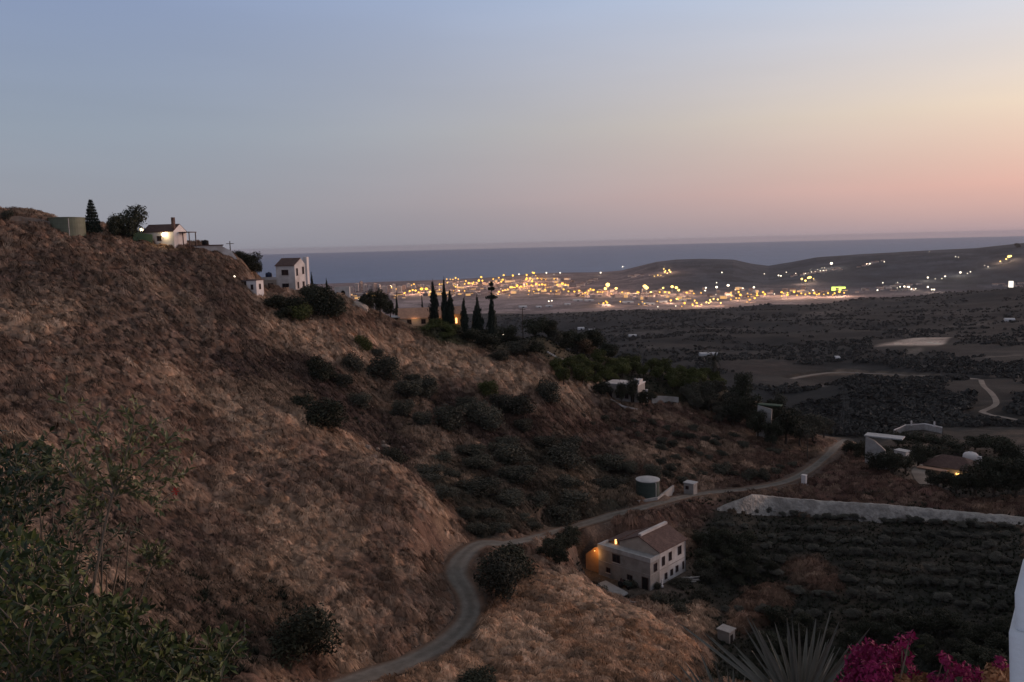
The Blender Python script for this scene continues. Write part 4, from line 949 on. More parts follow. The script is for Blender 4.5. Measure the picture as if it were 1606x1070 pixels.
bm = bmesh.new(); box(bm, -1.74, -1.62, -.09, .05, -.2, 2.2); box(bm, -.48, -.36, -.09, .05, -.2, 2.2); box(bm, -1.62, -.48, -.09, .05, 2.1, 2.2); obj('door_frame', bm, 'frame_brown', dr)
for u, z, w, h in ((1.6, 3.1, .85, 1.35), (4.1, 3.4, .75, 1.5), (6.3, 3.65, .75, 1.45), (9.4, 3.85, 1.0, 1.45), (4.9, .65, .65, 1.0), (6.75, .75, .65, 1.0), (8.5, .85, .7, 1.05), (10.6, .75, .35, 1.3)): window(fh, 'right', u, z, w, h, 0, False)
bm = bmesh.new(); box(bm, -WX - .02, .02, -.05, .02, 2.72, 2.84); box(bm, -.01, .05, .025, D1, 2.72, 2.84); obj('string_course', bm, 'concrete', fh)
bm = bmesh.new(); tube(bm, [(.08, D1 - .15, 0), (.08, D1 - .15, 6.0)], .06); obj('downpipe', bm, 'metal_grey', fh)
def fw(x, y, z):                                       # farmhouse point to world
    c, s = math.cos(fh.rotation_euler.z), math.sin(fh.rotation_euler.z); return Vector((HC.x + c * x - s * y, HC.y + s * x + c * y, fz + z))
wl = obj('wall_lamp', globe(.09, 10), 'lamp_glow'); wl.location = fw(-12.2, .2, 4.2)
bm = bmesh.new(); tube(bm, [(0, 0, 0), (.25, .3, .15), (.55, .75, .1)], .03); obj('bracket', bm, 'metal_grey', wl)
tag(wl, 'amber wall lamp lighting the ochre side wing of the farmhouse', 'lamp')
pt_light('wall_lamp_light', (wl.location.x - .3, wl.location.y - .9, wl.location.z - .1), 95, (1, .45, .12))
# yard: low walls, slab, junk
def yard_wall(px_pts, h, th, material, name, label, rmin, cat='wall'):
    P = [at(x, y, rmin, 400) for x, y in px_pts]; bm = bmesh.new()
    for a, b in zip(P[:-1], P[1:]):
        d = (b - a).xy.normalized(); n = Vector((-d.y, d.x, 0)) * th / 2; z0 = min(a.z, b.z) - .5
        v = [bm.verts.new(Vector((q.x, q.y, zz)) + n * s) for q, s, zz in ((a, -1, z0), (a, 1, z0), (b, 1, z0), (b, -1, z0), (a, -1, a.z + h), (a, 1, a.z + h), (b, 1, b.z + h), (b, -1, b.z + h))]
        for qd in ((0, 3, 2, 1), (4, 5, 6, 7), (0, 1, 5, 4), (1, 2, 6, 5), (2, 3, 7, 6), (3, 0, 4, 7)): bm.faces.new([v[i] for i in qd])
    return tag(obj(name, bm, material), label, cat)
yard_wall([(936, 922), (962, 934), (990, 948), (1012, 952), (1060, 972)], .55, .35, 'concrete', 'garden_wall', 'low grey wall along the lower edge of the farmhouse yard', 119)
P = [at(x, y, 119, 200) for x, y in ((938, 917), (950, 912), (985, 934), (966, 940))]
bm = bmesh.new(); prism(bm, [Vector((p.x, p.y, fz - .1)) for p in P], (0, 0, .28)); tag(obj('concrete_slab', bm, 'roof_sheet'), 'pale concrete slab in front of the farmhouse', 'slab')
def junk(px, py, w, h, name, label, material, rmin=119):
    p = at(px, py, rmin, 300); t = thing(name, label, name.split('_')[-1], (p.x, p.y, p.z), facing(p, .4))
    return t
t = junk(1080, 912, 0, 0, 'timber_pile', 'pale heap of boards beside the right wall of the farmhouse', 'concrete')
g7 = random.Random(3)
for k in range(9):
    bm = bmesh.new(); box(bm, -1.6, 1.6, -.12, .12, 0, .07); o = obj('board', bm, 'concrete', t); o.location = (g7.uniform(-.5, .5), g7.uniform(-.4, .4), .06 + k * .075); o.rotation_euler = (g7.uniform(-.05, .05), g7.uniform(-.06, .06), g7.uniform(-.5, .5))
t = junk(1038, 921, 0, 0, 'garden_statue', 'small white figure-like post at the farmhouse corner', 'plaster_bright'); bm = bmesh.new(); lathe(bm, [(.28, 0), (.28, .3), (.14, .4), (.2, .9), (.1, 1.2), (.13, 1.35), (.06, 1.5)], 12); obj('body', bm, 'plaster_bright', t, True)
t = thing('tractor', 'dark small tractor parked by the front wall of the farmhouse', 'tractor', fw(-4.2, -1.6, .05), fh.rotation_euler.z)
bm = bmesh.new(); box(bm, -.1, 1.3, -.3, .3, .55, 1.1); box(bm, -.9, -.1, -.38, .38, .5, .85); bmesh.ops.bevel(bm, geom=bm.edges[:], offset=.06, segments=2); obj('body', bm, 'tank_dark', t)
for x, r in ((-.6, .55), (1.0, .34)):
    for y in (-.58, .42):
        bm = bmesh.new(); lathe(bm, [(r * .6, 0), (r, .03), (r, .17), (r * .6, .2)], 16); bmesh.ops.rotate(bm, verts=bm.verts, matrix=Matrix.Rotation(-math.pi / 2, 3, 'X')); bmesh.ops.translate(bm, verts=bm.verts, vec=(x, y - .02, r)); obj('wheel', bm, 'void', t)
bm = bmesh.new(); box(bm, -.85, -.35, -.25, .25, .86, .98); box(bm, -.9, -.8, -.25, .25, .98, 1.4); obj('seat', bm, 'frame_brown', t)
# little pump hut at the bottom
p = at(1139, 1004, 110, 160); t = thing('pump_hut', 'tiny white hut with a dark doorway among the low grove', 'hut', (p.x, p.y, p.z - .1), facing(p, -.5))
obj('wall', B(-1.0, 1.0, -.9, .9, -.4, 1.9), 'plaster_grey', t); bm = bmesh.new(); box(bm, .98, 1.03, -.55, .25, 0, 1.35); obj('door', bm, 'void', t); obj('roof', B(-1.15, 1.15, -1.05, 1.05, 1.9, 2.05), 'concrete', t)

# --- tank, plinth, box, post by the road
def tank(name, label, p, r, h, material, top, extra=True):
    t = thing(name, label, 'water tank', p); bm = bmesh.new(); lathe(bm, [(r, -.6), (r, h * .33), (r + .03, h * .335), (r + .03, h * .36), (r, h * .365), (r, h * .66), (r + .03, h * .665), (r + .03, h * .69), (r, h * .695), (r, h)], 40); obj('shell', bm, material, t, False)
    bm = bmesh.new(); lathe(bm, [(r + .10, h + .002), (r + .10, h + .16), (r * .6, h + .26), (.3, h + .32)], 40); obj('lid', bm, top, t)
    if extra:
        a = -1.0; bm = bmesh.new(); tube(bm, [(math.cos(a) * (r + .12), math.sin(a) * (r + .12), -.5), (math.cos(a) * (r + .12), math.sin(a) * (r + .12), h - .3), (math.cos(a) * (r - .1), math.sin(a) * (r - .1), h - .1)], .06); obj('pipe', bm, 'plaster_bright', t)
    return t
tp = Vector((TANKP.x, TANKP.y, TANKP.z)); tank('water_tank', 'round dark water tank with pale lid above the valley road', tp, 2.45, 3.35, 'tank_dark', 'roof_sheet')
P = [at(988, 781, 150, 200), at(1008, 786, 150, 200), at(1030, 784, 150, 200), at(1056, 775, 150, 200)]
bm = bmesh.new(); tube(bm, [], .1) if False else None
for a, b in zip(P[:-1], P[1:]):
    d = (b - a).xy.normalized(); n = Vector((-d.y, d.x, 0)) * .2; z0 = TANKP.z - 1.6; z1 = TANKP.z + .35
    v = [bm.verts.new(Vector((q.x, q.y, zz)) + n * s) for q, s, zz in ((a, -1, z0), (a, 1, z0), (b, 1, z0), (b, -1, z0), (a, -1, z1), (a, 1, z1), (b, 1, z1 + .2), (b, -1, z1 + .2))]
    for qd in ((0, 3, 2, 1), (4, 5, 6, 7), (0, 1, 5, 4), (1, 2, 6, 5), (2, 3, 7, 6), (3, 0, 4, 7)): bm.faces.new([v[i] for i in qd])
tag(obj('retaining_wall', bm, 'concrete'), 'low pale curved wall holding up the dark round tank', 'wall')
p = at(1083, 775, 160); t = thing('meter_hut', 'small pale box-like hut beside the road, right of the round tank', 'hut', p, facing(p, -.45))
obj('wall', B(-1.15, 1.15, -.95, .95, -.7, 2.55), 'plaster_grey', t); obj('roof', B(-1.3, 1.3, -1.1, 1.1, 2.55, 2.72), 'roof_sheet', t); window(t, 'front', -.35, 1.3, .6, .6, -.95, False)
p = at(1000, 789, 150); t = thing('meter_box', 'low white box at the roadside below the round tank', 'box', p, facing(p, -.3)); obj('case', B(-.5, .5, -.3, .3, -.2, .6), 'plaster_bright', t); obj('lid', B(-.55, .55, -.35, .35, .6, .68), 'plaster_white', t)
p = at(1261, 760, 170); t = thing('gate_pillar', 'single bright white pillar standing beside the road bend', 'pillar', p, facing(p, -.4))
bm = bmesh.new(); box(bm, -.5, .5, -.4, .4, -.5, 2.5); bmesh.ops.bevel(bm, geom=bm.edges[:], offset=.05, segments=2); obj('shaft', bm, 'plaster_bright', t); obj('foot', B(.503, 1.0, -.35, .35, -.4, .45), 'plaster_bright', t); obj('cap', B(-.58, .58, -.48, .48, 2.5, 2.65), 'plaster_bright', t)
# --- white sheeting on the bank above the orchard
TOPL = [(1112, 781), (1135, 777), (1180, 776), (1250, 783), (1320, 788), (1400, 794), (1480, 801), (1560, 808), (1625, 814)]
BOTL = [(1128, 803), (1150, 806), (1185, 806), (1250, 808), (1320, 812), (1365, 818), (1480, 817), (1560, 820), (1625, 823)]
def sheet():
    n, m = 170, 7; u = np.linspace(0, 1, n); bx = 1118 + (1640 - 1118) * u
    yb = np.interp(bx, [q[0] for q in BOTL], [q[1] for q in BOTL]); yt = np.interp(bx, [q[0] for q in TOPL], [q[1] for q in TOPL]); v = []
    base = [at(x, y + 2, 160, 230) for x, y in zip(bx, yb)]; bz = np.array([tuple(q) for q in base]); kk = np.ones(15) / 15
    for c in range(3): bz[:, c] = np.convolve(np.pad(bz[:, c], 7, 'edge'), kk, 'valid')
    for i in range(n):
        p = bz[i]; d = p[:2] / np.linalg.norm(p[:2]); H = max(.6, (yb[i] + 2 - yt[i]) * np.linalg.norm(p[:2]) / F * 1.05 - .75)
        for j in range(m):
            f = j / (m - 1); s = .8 * (vnoise(np.array([i * .28 + f * 1.2]), np.array([f * 1.1 + 3.]), 9)[0] - .5) + (.62 if j < m - 1 else .15) * (_h(np.array([i + (j % 2) * .5]).astype(int), np.array([j]), 71)[0] - .5) + .5 * (_h(np.array([i // 2]), np.array([j // 2]), 72)[0] - .5)
            s *= min(1, .2 + i / 40); back = f * 1.7 - .8 * s * math.sin(math.pi * min(1, f + .15)); v.append((p[0] + d[0] * back, p[1] + d[1] * back, p[2] - .5 + (H + .5 + (.22 * s)) * f * min(1, .25 + i / 26)))
    for i in range(n): p = bz[i]; d = p[:2] / np.linalg.norm(p[:2]); v.append((p[0] + d[0] * 3.2, p[1] + d[1] * 3.2, v[i * m + m - 1][2] - .25))
    f = [(i * m + j, (i + 1) * m + j, (i + 1) * m + j + 1, i * m + j + 1) for i in range(n - 1) for j in range(m - 1)] + [(i * m + m - 1, (i + 1) * m + m - 1, n * m + i + 1, n * m + i) for i in range(n - 1)]
    o = mesh_np('ground_sheet', v, f, 'plastic_sheet', False); tag(o, 'long crinkled white sheeting covering the bank above the orchard rows', 'sheeting')
sheet()
# --- ridge on the left
p = at(106, 362, 195); tank('reservoir_tank', 'wide pale green round tank on the ridge at upper left', (p.x, p.y, p.z - .3), 3.6, 3.3, 'tank_green', 'tank_green')
yard_wall([(2, 347), (30, 346), (60, 350), (82, 354)], 1.1, .5, 'stone', 'stone_wall', 'rough stone wall on the ridge left of the pale green tank', 190)
yard_wall([(138, 367), (165, 371)], .9, .3, 'plaster_white', 'parapet_wall', 'short white wall under the tall ridge conifer', 190)
yard_wall([(209, 379), (240, 383)], 2.3, .15, 'net_green', 'screen_fence', 'green netting fence between big round tree and white ridge house', 190, 'fence')
s = mpp(WHITEH); h = thing('ridge_house', 'white house with dark roof and lit wall lamp on the ridge', 'house', (WHITEH.x, WHITEH.y, WHITEH.z - .1), facing(WHITEH, -.58))
obj('wall', gable_wall(-4.2, 3.6, -2.6, 2.6, -1.2, 3.1, 4.7, 'x'), 'plaster_bright', h); obj('roof', gable_roof(-4.2, 3.35, -2.6, 2.6, 3.1, 4.7, 'x', .25, .15), 'tiles_red', h)
obj('chimney', B(2.9, 3.5, -2.2, -1.5, 3.2, 6.3), 'tiles_red', h); bm = bmesh.new(); box(bm, -3.3, -2.4, -2.65, -2.58, 0, 2.1); obj('door', bm, 'void', h); window(h, 'front', -.2, 1.0, 1.0, 1.0, -2.6)
bm = bmesh.new(); box(bm, 3.61, 6.4, -.6, 2.4, 2.75, 2.95)
for x, y in ((6.2, -.5), (6.2, 2.2), (4.6, -.5)): box(bm, x - .09, x + .09, y - .09, y + .09, -.6, 2.745)
obj('pergola', bm, 'frame_brown', h)
def wloc(t, x, y, z):
    c, s_ = math.cos(t.rotation_euler.z), math.sin(t.rotation_euler.z); return Vector((t.location.x + c * x - s_ * y, t.location.y + s_ * x + c * y, t.location.z + z))
def wall_lamp(loc, r, label, mt='lamp_house', e=0, colr=(1, .8, .45), off=None):
    o = obj('wall_lamp', globe(r, 12), mt); o.location = loc; bm = bmesh.new(); tube(bm, [(0, 0, r * .8), (0, .1, r * 1.5), (0, .35, r * 1.5)], r * .15); obj('bracket', bm, 'metal_grey', o); tag(o, label, 'lamp')
    if e: pt_light('wall_lamp_light', off or loc - Vector((loc.x, loc.y, 0)).normalized() * .5, e, colr, .15)
q = wloc(h, 1.3, -3.0, 2.35); wall_lamp(q, .42, 'bright lamp on the front wall of the white ridge house', e=110)
q = at(222, 366, 195); wall_lamp(Vector((q.x, q.y, q.z + 1.6)), .38, 'bright lamp beside the big round ridge tree', e=40)
p = at(313, 391, 195); t = thing('terrace_house', 'low pale terrace building with a flat dark-edged roof right of the ridge house', 'building', (p.x, p.y, p.z - .3), facing(p, .05))
obj('wall', B(-6.2, 5.2, -1.4, 2.6, -2.2, 1.2), 'plaster_white', t); obj('roof', B(-6.4, 5.4, -1.6, 2.8, 1.2, 1.42), 'tiles_red', t); bm = bmesh.new(); prism(bm, [(5.21, -1.35, -2.2), (8.4, -1.35, -2.2), (7.2, -1.35, -.2), (5.21, -1.35, .9)], (0, 1.6, 0)); obj('buttress', bm, 'plaster_white', t)
p2 = wloc(t, 1.4, .3, 1.43); t2 = thing('roof_tank', 'black water tank standing on the flat terrace roof', 'water tank', p2, 0); bm = bmesh.new(); lathe(bm, [(.75, 0), (.78, .3), (.78, .9), (.7, 1.05), (.3, 1.12)], 16); obj('shell', bm, 'void', t2, True); bm = bmesh.new(); lathe(bm, [(.25, 1.121), (.25, 1.2), (.1, 1.22)], 12); obj('lid', bm, 'frame_brown', t2)
# --- the tall villa
vl = thing('tall_villa', 'tall narrow pink-white villa with red roof on the ridge edge', 'house', (VILLA.x + 1.5, VILLA.y, VILLA.z - .2), facing(VILLA, -.52))
obj('wall', gable_wall(-2.3, 2.9, -2.8, 2.8, -2.0, 6.5, 8.2, 'x', .6), 'plaster_white', vl); obj('roof', gable_roof(-2.3, 2.6, -2.8, 2.8, 6.5, 8.2, 'x', .2, .15, .6), 'tiles_red', vl)
for u, z, w, hh in ((.2, 4.2, 1.7, 1.2), (.2, .8, 1.7, 1.2)): window(vl, 'front', u, z, w, hh, -2.8, True)
for u, z, w, hh in ((-1.7, 4.0, .7, 1.7), (1.4, 4.3, .8, 1.7), (-1.4, .8, .6, 1.5), (1.3, .9, .8, 1.4)): window(vl, 'right', u, z, w, hh, 2.9)
obj('chimney', B(2.2, 3.3, 2.805, 3.9, -2, 8.5), 'plaster_bright', vl)
obj('side_wing', B(-6.6, -2.305, -2.4, 2.2, -2, 3.0), 'plaster_tan', vl); bm = bmesh.new(); box(bm, -6.7, -2.31, -2.5, -2.3, 3.0, 3.7); box(bm, -6.7, -6.5, -2.295, 2.2, 3.0, 3.7); obj('terrace_parapet', bm, 'plaster_white', vl); window(vl, 'front', -4.2, .6, 1.3, 1.5, -2.4)
q = wloc(vl, -6.3, -1.2, 3.72); t2 = thing('roof_tank', 'dark blue water tank on the left wing of the tall villa', 'water tank', wloc(vl, -5.4, -1.0, 3.0)); bm = bmesh.new(); lathe(bm, [(.8, 0), (.82, 1.4), (.72, 1.75), (.25, 1.85)], 18); obj('shell', bm, 'tank_blue', t2, True); bm = bmesh.new(); lathe(bm, [(.2, 1.851), (.2, 1.95), (.08, 1.97)], 10); obj('lid', bm, 'void', t2)
p = at(398, 457, 190); t = thing('shed', 'low shed with white gable front left of the tall villa', 'shed', (p.x, p.y, p.z - .1), facing(p, -1.05 + .5))
obj('wall', B(-4.4, 1.6, -1.4, 1.7, -1.2, 2.9), 'plaster_bright', t); obj('roof', B(-4.6, 1.8, -1.6, 1.9, 2.9, 3.1), 'tiles_red', t); obj('dark_side', B(-4.35, -.9, -1.46, -1.403, -1, 2.8), 'wood_dark', t); window(t, 'front', .5, .9, .5, 1.0, -1.4, False); window(t, 'right', .1, .9, .6, 1.1, 1.6, False)
q = at(368, 439, 190); wall_lamp(Vector((q.x, q.y, q.z + .8)), .20, 'tiny pale lamp at the left end of the shed', 'lamp_white')
p = at(539, 465, 195); t = thing('arched_wall', 'pale pink wall with a dark arch behind the thick ridge tree', 'wall', (p.x, p.y, p.z), facing(p, -.3)); obj('wall', B(-2.2, 1.7, -.4, .4, -2.0, 2.6), 'plaster_white', t)
bm = bmesh.new(); prism(bm, [(-.55, -.43, -.5), (.55, -.43, -.5), (.55, -.43, 1.1), (.4, -.43, 1.5), (0, -.43, 1.7), (-.4, -.43, 1.5), (-.55, -.43, 1.1)], (0, .06, 0)); obj('arch', bm, 'void', t)
p = at(562, 484, 195); bm = bmesh.new(); bmesh.ops.create_icosphere(bm, subdivisions=3, radius=1)
for v in bm.verts:
    n = v.co.normalized(); k = 1 + .35 * (fbm(np.array([n.x * 1.7 + 5]), np.array([n.y * 1.7 + n.z * 2]), 3, 8)[0] - .5); v.co = Vector((n.x * 2.6 * k, n.y * 1.5 * k, n.z * 1.5 * k))
o = obj('boulder', bm, 'plaster_tan', None, False); o.location = (p.x, p.y, p.z + .4); o.rotation_euler = (0, .25, facing(p)); tag(o, 'pale rounded rock at the crest end left of the trees', 'rock')
q = at(563, 470, 200); wall_lamp(Vector((q.x, q.y, q.z + 1.2)), .22, 'small white lamp just above the pale crest rock', 'lamp_white')
q = at(592, 474, 200); wall_lamp(Vector((q.x, q.y, q.z + 2.2)), .24, 'small white lamp in the trees left of the terracotta house', 'lamp_white')
# --- terracotta house with cypresses
h = thing('terracotta_house', 'long low house with pale terracotta roof behind the cypresses', 'house', (CYPH.x, CYPH.y + 6, CYPH.z), facing(CYPH, 0.06))
obj('wall', gable_wall(-7.6, 9.6, -3, 3, -1.5, 2.5, 4.8, 'x'), 'plaster_tan', h); obj('roof', gable_roof(-7.6, 9.6, -3, 3, 2.5, 4.8, 'x', .5, .18), 'tiles_terracotta', h)
obj('porch', B(-10.2, -7.605, -3.4, 2.0, -1.5, 2.6), 'wood_dark', h); obj('porch_roof', B(-10.4, -7.61, -3.6, 2.2, 2.6, 2.78), 'roof_sheet', h); obj('lit_wing', B(6.2, 9.8, -3.6, -3.005, -1.5, 3.0), 'plaster_ochre', h)
for u in (-5, -1, 2.5): window(h, 'front', u, .6, 1.1, 1.2, -3)
bm = bmesh.new(); box(bm, 8.1, 8.6, -3.68, -3.59, .4, 1.9); obj('lit_window', bm, 'lit_window', h)
pt_light('house_lamp_light', wloc(h, 7.2, -4.6, 1.6), 110, (1, .55, .2)); pt_light('porch_lamp_light', wloc(h, 2.5, -4.2, 2.2), 60, (1, .6, .3)); pt_light('house_lamp_light', wloc(h, -3.5, -4.4, 2.2), 50, (1, .6, .3))
for x, y, dz, l in ((761, 490, 1.6, 'white lamp between two cypresses right of the terracotta house'), (788, 492, 2.0, 'bright white lamp right of the tiered cypress')):
    q = at(x, y, 205, 330); wall_lamp(Vector((q.x, q.y, q.z + dz)), .30, l, 'lamp_white')
# tiered spike above one cypress: an agave-like flower stalk
p = at(772, 501, 205, 330); sx = mpp(p); hs = (atr(772, 445, dist(p)).z - p.z) / 10.8; t = thing('flower_stalk', 'tall dark stalk with two flat tiers rising above a cypress', 'plant', (p.x, p.y - .8, p.z)); t.scale = (1, 1, hs); bm = bmesh.new(); tube(bm, [(0, 0, 0), (.05, 0, 5), (0, 0, 10.8)], [.16, .12, .05]); obj('stem', bm, 'leaf_cypress', t)
for z, r in ((8.3, 1.7), (9.9, .9), (10.8, .35)):
    lv = leaves_np([(0, 0, z)], [(r, r, .22)], 160, .26, int(z * 10), 1, .6, .2); mesh_np('tier', *lv, 'leaf_cypress', parent=t)
bm = bmesh.new(); q = at(803, 500, 205, 330)
# --- small white farmhouse on the ridge
h = thing('small_farmhouse', 'small white flat-roofed farmhouse half hidden by dark trees', 'house', (SMALLF.x, SMALLF.y + 2, SMALLF.z), facing(SMALLF, -.35))
obj('wall', B(-5.2, 4.2, -3, 3, -1.5, 4.6), 'plaster_grey', h); obj('roof', B(-5.4, 4.4, -3.2, 3.2, 4.6, 4.85), 'plaster_white', h); obj('chimney', B(2.2, 2.9, -.5, .2, 4.853, 6.1), 'plaster_white', h); obj('roof_room', B(3.0, 4.2, -1.6, 1.2, 4.853, 5.9), 'plaster_white', h)
for u in (-3.8, -1.5, 1.0): window(h, 'front', u, .9, .9, 1.5, -3)
bm = bmesh.new(); box(bm, 2.2, 3.2, -3.05, -2.97, -.2, 2.0); obj('door', bm, 'void', h); window(h, 'right', -.5, 1.0, .9, 1.4, 4.2)
yard_wall([(958, 630), (975, 640), (1000, 646)], .9, .3, 'plaster_white', 'terrace_wall', 'low white wall under the small farmhouse', 205)
p = at(1013, 630, 215); t = thing('gate_pillar', 'tall white post at the right end of the small farmhouse', 'pillar', p, facing(p)); obj('shaft', B(-.45, .45, -.3, .3, -.5, 3.3), 'plaster_bright', t); obj('cap', B(-.55, .55, -.4, .4, 3.3, 3.45), 'plaster_white', t)
yard_wall([(1022, 632), (1045, 632), (1064, 634)], 2.0, .25, 'plaster_grey', 'garden_wall', 'grey wall with pale posts right of the small farmhouse', 215)
yard_wall([(858, 552), (875, 562), (905, 574)], .35, .7, 'plaster_white', 'stone_kerb', 'thin pale line of wall descending the ridge above the grove', 205)
yard_wall([(930, 577), (950, 593)], .35, .6, 'plaster_white', 'stone_kerb', 'short pale diagonal wall inside the green grove', 205)
p = at(1198, 690, 200); t = thing('slab_wall', 'upright grey slab wall among the tall dark trees', 'wall', (p.x, p.y, p.z), facing(p, -.25)); bm = bmesh.new(); prism(bm, [(-2.1, 0, -1), (1.6, 0, -1), (2.0, 0, 8.4), (-1.7, 0, 9.2)], (0, .5, 0)); obj('panel', bm, 'concrete', t); obj('canopy', B(-1.8, 4.2, .1, 2.5, 9.22, 9.45), 'net_green', t)
# --- settlement on the right
h = thing('bungalow', 'bungalow with brown hipped roof and one lit window', 'house', (RIGHTH.x, RIGHTH.y + 4, RIGHTH.z), facing(RIGHTH, -.3))
obj('wall', B(-6, 6, -4, 4, -1.2, 2.7), 'plaster_tan', h); bm = bmesh.new(); e = [bm.verts.new(v) for v in ((-6.7, -4.7, 2.7), (6.7, -4.7, 2.7), (6.7, 4.7, 2.7), (-6.7, 4.7, 2.7), (-2.6, 0, 5.0), (2.6, 0, 5.0))]
for q in ((0, 1, 5, 4), (1, 2, 5), (2, 3, 4, 5), (3, 0, 4), (0, 3, 2, 1)): bm.faces.new([e[i] for i in q])
obj('roof', bm, 'tiles_red', h); obj('porch_roof', B(-6.5, .5, -6.8, -4.72, 2.2, 2.38), 'tiles_terracotta', h); bm = bmesh.new(); [box(bm, x - .12, x + .12, -6.6, -6.36, -1.2, 2.198) for x in (-6.2, -3, .2)]; obj('porch_post', bm, 'plaster_tan', h)
for u in (-4, -1): window(h, 'front', u, .8, 1.1, 1.2, -4)
bm = bmesh.new(); box(bm, 1.9, 2.7, -4.06, -3.98, 1.2, 1.75); obj('lit_window', bm, 'lamp_glow', h); obj('chimney', B(5.0, 5.8, 1.5, 2.3, 3.0, 5.4), 'plaster_white', h)
pt_light('bungalow_light', wloc(h, 2.3, -5.2, 1.4), 40, (1, .65, .25))
p = at(1522, 722, 225, 330); t = thing('dome_tank', 'white dome-topped tank rising behind the bungalow roof', 'water tank', (p.x, p.y, p.z - .3), 0); bm = bmesh.new(); lathe(bm, [(1.9, -.5), (2.0, 1.2), (1.9, 1.9), (1.5, 2.35), (.8, 2.6), (.2, 2.65)], 24); obj('shell', bm, 'plaster_bright', t, True); bm = bmesh.new(); lathe(bm, [(.3, 2.652), (.3, 2.8), (.1, 2.84)], 12); obj('lid', bm, 'roof_sheet', t)
p = at(1490, 732, 225, 330); t = thing('pump_hut', 'tiny pale hut left of the white dome tank', 'hut', (p.x, p.y, p.z), facing(p)); obj('wall', B(-1, 1, -.7, .7, -.5, 1.3), 'plaster_white', t); obj('roof', B(-1.15, 1.15, -.85, .85, 1.3, 1.45), 'roof_sheet', t)
p = at(1415, 720, 235, 330); t = thing('outbuilding', 'small white outbuilding under the white-rimmed terrace', 'shed', (p.x, p.y, p.z), facing(p, -.5)); obj('wall', B(-1.6, 1.6, -1.2, 1.2, -.6, 2.3), 'plaster_bright', t); obj('roof', B(-1.8, 1.8, -1.4, 1.4, 2.3, 2.45), 'roof_sheet', t); bm = bmesh.new(); box(bm, -.4, .4, -1.25, -1.18, 0, 1.7); obj('door', bm, 'void', t)
P = [(1402, 684), (1420, 676), (1450, 674), (1478, 680)]; w_ = yard_wall(P, 1.9, .5, 'concrete', 'terrace_wall', 'curved grey terrace wall with a white rim above the bungalow trees', 255)
bm = bmesh.new(); tube(bm, [at(x, y, 255, 400) + Vector((0, 0, 2.05)) for x, y in P], .22, 8); obj('rim', bm, 'plaster_bright', w_)
for x, y in ((1429, 676), (1465, 678)): bm = bmesh.new(); q = at(x, y, 255, 400); tube(bm, [q + Vector((0, 0, 1.9)), q + Vector((0, 0, 3.6))], .3, 8); obj('post', bm, 'plaster_bright', w_)
p = at(1374, 736, 215, 330); t = thing('lined_ramp', 'pale grey wedge-shaped ramp below a flat canopy by the road end', 'ramp', (p.x, p.y, p.z), facing(p, -.2)); bm = bmesh.new(); prism(bm, [(-2.6, 0, -1), (2.6, 0, -1), (3.0, 0, 2.2), (1.8, 0, 5.0), (-.6, 0, 7.0), (-2.6, 0, 7.8)], (0, .8, 0)); obj('panel', bm, 'concrete', t); obj('canopy', B(-3.0, 5.6, .2, 3.8, 7.82, 8.1), 'roof_sheet', t)
p = at(1604, 728, 225, 330); t = thing('white_shed', 'white shed cut off by the right photo edge', 'shed', (p.x + .6, p.y, p.z), facing(p)); obj('wall', B(-1.0, 2.4, -1, 1, -.6, 3.0), 'plaster_bright', t); obj('roof', B(-1.15, 2.6, -1.2, 1.2, 3.0, 3.15), 'roof_sheet', t)
# poles
def pole(px, py, h, label, rmin, arms=True, rmax=None):
    p = at(px, py, rmin, rmax); t = thing('utility_pole', label, 'utility pole', (p.x, p.y, p.z - .3), facing(p, .3), 'utility poles'); bm = bmesh.new(); tube(bm, [(0, 0, 0), (0, 0, h)], [.17, .10], 8); obj('pole', bm, 'bark', t)
    if arms: obj('cross_arm', B(-.9, .9, -.06, .06, h - .7, h - .55), 'bark', t)
pole(362, 404, 4.6, 'slim pole on the skyline between terrace building and trees', 195)
pole(1266, 724, 7.5, 'wooden pole at the right end of the tall dark trees', 200)
pole(1478, 694, 6.5, 'thin pole at the right end of the white-rimmed terrace', 255)
pole(820, 512, 9.5, 'faint pole on the ridge right of the bright white lamp', 205, True, 330)
mat('pylon_steel', (.11, .105, .10), .6, .1, 3)
def pylon(px, py, hpx, label, rmin):
    p = at(px, py, rmin); s = mpp(p); h = hpx * s; t = thing('pylon', label, 'pylon', p, facing(p, .4), 'pylons in the valley'); bm = bmesh.new(); b = h * .09
    for sx in (-1, 1):
        for sy in (-1, 1): tube(bm, [(sx * b, sy * b, -1), (sx * b * .2, sy * b * .2, h)], .08, 4)
    for k in range(7):
        z0, z1 = h * k / 7, h * (k + 1) / 7; w0, w1 = b * (1 - .8 * k / 7), b * (1 - .8 * (k + 1) / 7)
        for a, c in (((-w0, -w0, z0), (w1, -w1, z1)), ((w0, -w0, z0), (-w1, -w1, z1)), ((-w0, w0, z0), (w1, w1, z1)), ((-w0, -w0, z0), (-w1, w1, z1))): tube(bm, [a, c], .035, 4)
    obj('tower', bm, 'pylon_steel', t)
    for z in (.78, .92): bm = bmesh.new(); box(bm, -h * .11, h * .11, -.1, .1, h * z - .12, h * z); obj('cross_arm', bm, 'pylon_steel', t)
pylon(1325, 680, 68, 'lattice pylon standing behind the road end', 250); pylon(1172, 563, 24, 'distant lattice pylon right of the long pale valley building', 330); pylon(1476, 596, 14, 'small pylon beside the ridge track', 330)

